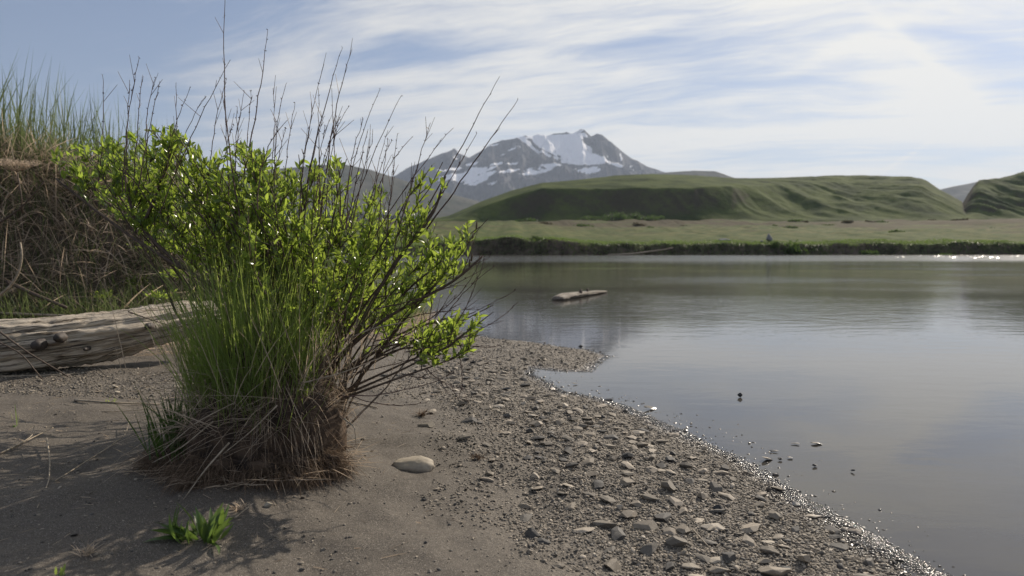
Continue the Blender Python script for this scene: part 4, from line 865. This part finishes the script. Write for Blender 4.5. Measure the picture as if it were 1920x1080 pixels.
keep = (rng.random(60000) < np.exp(-((cs - .55) / .38) ** 2) * np.interp(cand[:, 1], [2, 3.2, 4.5, 6.5], [1, .8, .3, .2])) & (cs > .03) & (np.abs(cand[:, 0] / cand[:, 1]) < .72)
cand = cand[keep]; chosen = []; sizes = rng.lognormal(-3.84, .36, len(cand)); order = np.argsort(-sizes)
for i in order:
    q = cand[i]
    if all((q[0] - a) ** 2 + (q[1] - b) ** 2 > (sizes[i] + s2) ** 2 * .8 for a, b, s2 in chosen): chosen.append((q[0], q[1], sizes[i]))
    if len(chosen) >= 262: break
for j, (x, y, s_) in enumerate(chosen):
    stone(0, 0, 0, 'flat grey brown shingle stone lying in the pebble strip along the waterline', None, j, rng.uniform(.6, 1.1), .22, group='flat shingle stones on the shore', p=np.array([x, y, h1(x, y)]), size=min(s_, .055))
# gravel, too many to count
TPL = [stone_shape(2, 300 + i, 16, [.36, .45, .3, .55][i % 4], .0) for i in range(6)]; TPS = [stone_shape(1, 320 + i, 6, .5, .0) for i in range(8)]
def scatter(mb, xy, size, tpls, sink=.2):
    z = H(xy[:, 0], xy[:, 1]); g = rng.integers(0, len(tpls), len(xy))
    for k, (tv, tf) in enumerate(tpls):
        s = g == k; m = s.sum()
        if m == 0: continue
        Rm = rotmats(rng.uniform(0, 6.28, m), rng.normal(0, .28, m), rng.normal(0, .28, m)); sc = size[s][:, None] * np.stack([np.ones(m), np.ones(m), rng.uniform(.6, 1.3, m)], 1)
        instance(mb, tv, tf, np.stack([xy[s][:, 0], xy[s][:, 1], z[s] + size[s] * sink], 1), Rm, sc)
gv = MB(); N = 260000; y = 1.9 * np.exp(rng.uniform(0, 1, N) * math.log(10 / 1.9)); x = rng.uniform(-.80, .78, N) * y; cs = shore_sd(x, y); nz_ = fbm(x * 1.7, y * 1.7, 77, 3)
pr = sstep(cs, 1.45 + nz_ * .8, .75 + nz_ * .6) * (cs > -.13) * np.interp(cs, [-.13, .0], [.25, 1]); pr = np.maximum(pr, .015 * (cs > 0)); lg = np.exp(-(((x + 2.5) / 1.3) ** 2 + ((y - 4.7) / .5) ** 2)) ; pr = np.maximum(pr, .9 * (lg > .35))
pr *= np.interp(y, [1.9, 4, 10], [1, .8, .55]); s = rng.random(N) < pr; x, y, cs = x[s], y[s], cs[s]; sz = np.clip(rng.lognormal(-5.15, .42, len(x)), .0022, .022) * np.interp(y, [2, 6, 10], [.9, 1.25, 1.7]); print('gravel', len(x))
bigm = sz > .0085; scatter(gv, np.stack([x, y], 1)[bigm], sz[bigm], TPL); scatter(gv, np.stack([x, y], 1)[~bigm], sz[~bigm], TPS)
n = 420; i = rng.integers(2, 17, n) + 3; t_ = rng.random((n, 1)); q = SH[i] * (1 - t_) + SH[i + 1] * t_ + np.abs(rng.normal(size=(n, 1))) * [[.13, .05]] + rng.normal(size=(n, 2)) * .03     # stones breaking the shallows
cl_ = fbm(q[:, 0] * 3, q[:, 1] * 3, 71, 2); q = q[cl_ > -.02]; n = len(q); g = rng.integers(0, len(TPL), n); sz = rng.uniform(.004, .016, n) * (.6 + q[:, 1] * .15)
for k, (tv, tf) in enumerate(TPL):
    s = g == k; m = s.sum(); instance(gv, tv, tf, np.stack([q[s][:, 0], q[s][:, 1], -sz[s] * rng.uniform(.05, .25, m)], 1), rotmats(rng.uniform(0, 6.28, m), rng.normal(0, .2, m), rng.normal(0, .2, m)), sz[s][:, None] * np.ones((1, 3)))
tag(gv.build('gravel', M_STONE, smooth=False), kind='stuff')
# grit on the sand
gt = MB(); N = 9000; y = rng.uniform(1.9, 6, N); x = rng.uniform(-.75, .5, N) * y; s = shore_sd(x, y) > .4; xy = np.stack([x, y], 1)[s]; scatter(gt, xy, rng.lognormal(-6.5, .4, len(xy)), TPS); tag(gt.build('grit_sand', M_STONE, smooth=False), kind='stuff')
# glints: flat wet chips added at the waterline, tilted to mirror the sun
M_WET = m_stone('wet_grain', [(0, (.05, .047, .042)), (1, (.20, .175, .14))], (.3, .17)); M_WET.node_tree.nodes['Principled BSDF'].inputs['Specular IOR Level'].default_value = 1.0; M_WET.node_tree.nodes['Principled BSDF'].inputs['Coat Weight'].default_value = 1.0; M_WET.node_tree.nodes['Principled BSDF'].inputs['Coat Roughness'].default_value = .24
wg = MB(); N = 24000; i = np.minimum(rng.integers(0, len(SHORE_PX) - 1, N), rng.integers(0, len(SHORE_PX) - 1, N)) + 3; t_ = rng.random((N, 1)); q = SH[i] * (1 - t_) + SH[i + 1] * t_ + rng.normal(size=(N, 2)) * .022; s = (q[:, 1] > 1.8) & (q[:, 1] < 7); q = q[s]; s = rng.random(len(q)) < np.interp(q[:, 1], [1.8, 7], [1, .5]); q = q[s]
q = q + rng.normal(size=q.shape) * .012; sq = shore_sd(q[:, 0], q[:, 1]); q = q[(sq > -.035) | (rng.random(len(q)) < .12)]; n = len(q); g = rng.integers(0, len(TPS), n); sz = rng.uniform(.0022, .0085, n); zz = np.maximum(H(q[:, 0], q[:, 1]), .0) + .0006
for k, (tv, tf) in enumerate(TPS):
    s = g == k; m = s.sum(); instance(wg, tv * [1, 1, .45], tf, np.stack([q[s][:, 0], q[s][:, 1], zz[s]], 1), rotmats(np.zeros(m), rng.normal(.20, .15, m), rng.normal(.20, .15, m)) @ rotmats(rng.uniform(0, 6.28, m), np.zeros(m), np.zeros(m)), sz[s][:, None] * np.ones((1, 3))); tag(wg.build('wet_glint_chips', M_WET, smooth=False), kind='stuff')
lt = MB(); n = 520; x = rng.uniform(-2.6, .1, n); y = rng.uniform(2.1, 5.6, n); s = (rng.random(n) < sstep(x, .2, -1.4) + .12) & (x / y > -.75); x, y = x[s], y[s]; n = len(x)
blades(lt, np.stack([x, y, H(x, y) + .004], 1), rng.normal(size=(n, 3)) * [1, 1, .06], rng.uniform(.012, .10, n), rng.uniform(.0015, .004, n), .02, 3)
tag(lt.build('litter', M_STRAW), kind='stuff')
# debris crumbs fallen from the tussock
for u, v, wp, lb in [(590, 902, 22, 'brown clod of soil at the right foot of the tussock'), (568, 935, 12, 'tiny clod fallen in front of the tussock'), (505, 950, 26, 'pale dusty clod on the sand below the tussock roots')]: stone(u, v, wp, lb, M_SOIL if wp < 25 else M_PALE, 3, 1.2, .2, name='soil_clod')

# ripples: water facets added for sun glints, far out and along the wet edge
rp = MB(); n = 110; x = rng.normal(66, 9, n); y = rng.uniform(74, 104, n); x = x * y / 100; th = rng.normal(0, .30, n); yw = rng.uniform(0, 2 * pi, n)
for i in range(n):
    L, h_ = rng.uniform(.06, .24), rng.uniform(.015, .04); c_, s_ = cos(yw[i] * .15), sin(yw[i] * .15); tt = L * .5
    q = np.array([(-L, -tt, -.01), (L, -tt, -.01), (L * .6, tt * rng.uniform(-.3, .3), h_), (-L * .6, tt * rng.uniform(-.3, .3), h_), (L, tt, -.01), (-L, tt, -.01)])
    q = q @ np.array([[c_, -s_, 0], [s_, c_, 0], [0, 0, 1]]).T + [x[i], y[i], 0]; rp.add(q, [(0, 1, 2, 3), (3, 2, 4, 5)])
n = 40; i = rng.integers(2, 9, n) + 3; t_ = rng.random((n, 1)); q = SH[i] * (1 - t_) + SH[i + 1] * t_ + np.abs(rng.normal(size=(n, 1))) * [[.045, .02]] + rng.normal(size=(n, 2)) * .022; q = q[q[:, 1] > 1.7]; n = len(q)
tv, tf = ICO[1]; instance(rp, tv, tf, np.concatenate([q, np.full((n, 1), .001)], 1), rotmats(rng.uniform(0, 6.28, n), rng.normal(0, .1, n), rng.normal(0, .1, n)), rng.uniform(.0025, .008, (n, 1)) * [[1, .8, .35]])
tag(rp.build('glint_ripples', M_RIP, smooth=False), kind='stuff')
# ------------------------------------------------------------------ haze
hz = MB(); x0, x1, y0, y1, z0, z1 = -9000, 9000, -600, 9000, -3, 1100
hz.add([(x, y, z) for x in (x0, x1) for y in (y0, y1) for z in (z0, z1)], [(0, 1, 3, 2), (4, 6, 7, 5), (0, 4, 5, 1), (2, 3, 7, 6), (0, 2, 6, 4), (1, 5, 7, 3)])
hm = bpy.data.materials.new('haze'); hm.use_nodes = True; ht = NT(hm.node_tree); ht.n.clear(); ho = ht.node('ShaderNodeOutputMaterial'); hv_ = ht.node('ShaderNodeVolumePrincipled')
hv_.inputs['Density'].default_value = .00008; hv_.inputs['Color'].default_value = (.68, .80, 1.0, 1); hv_.inputs['Anisotropy'].default_value = .2
ht.l.new(hv_.outputs[0], ho.inputs['Volume']); tag(hz.build('haze', hm, smooth=False), kind='stuff')
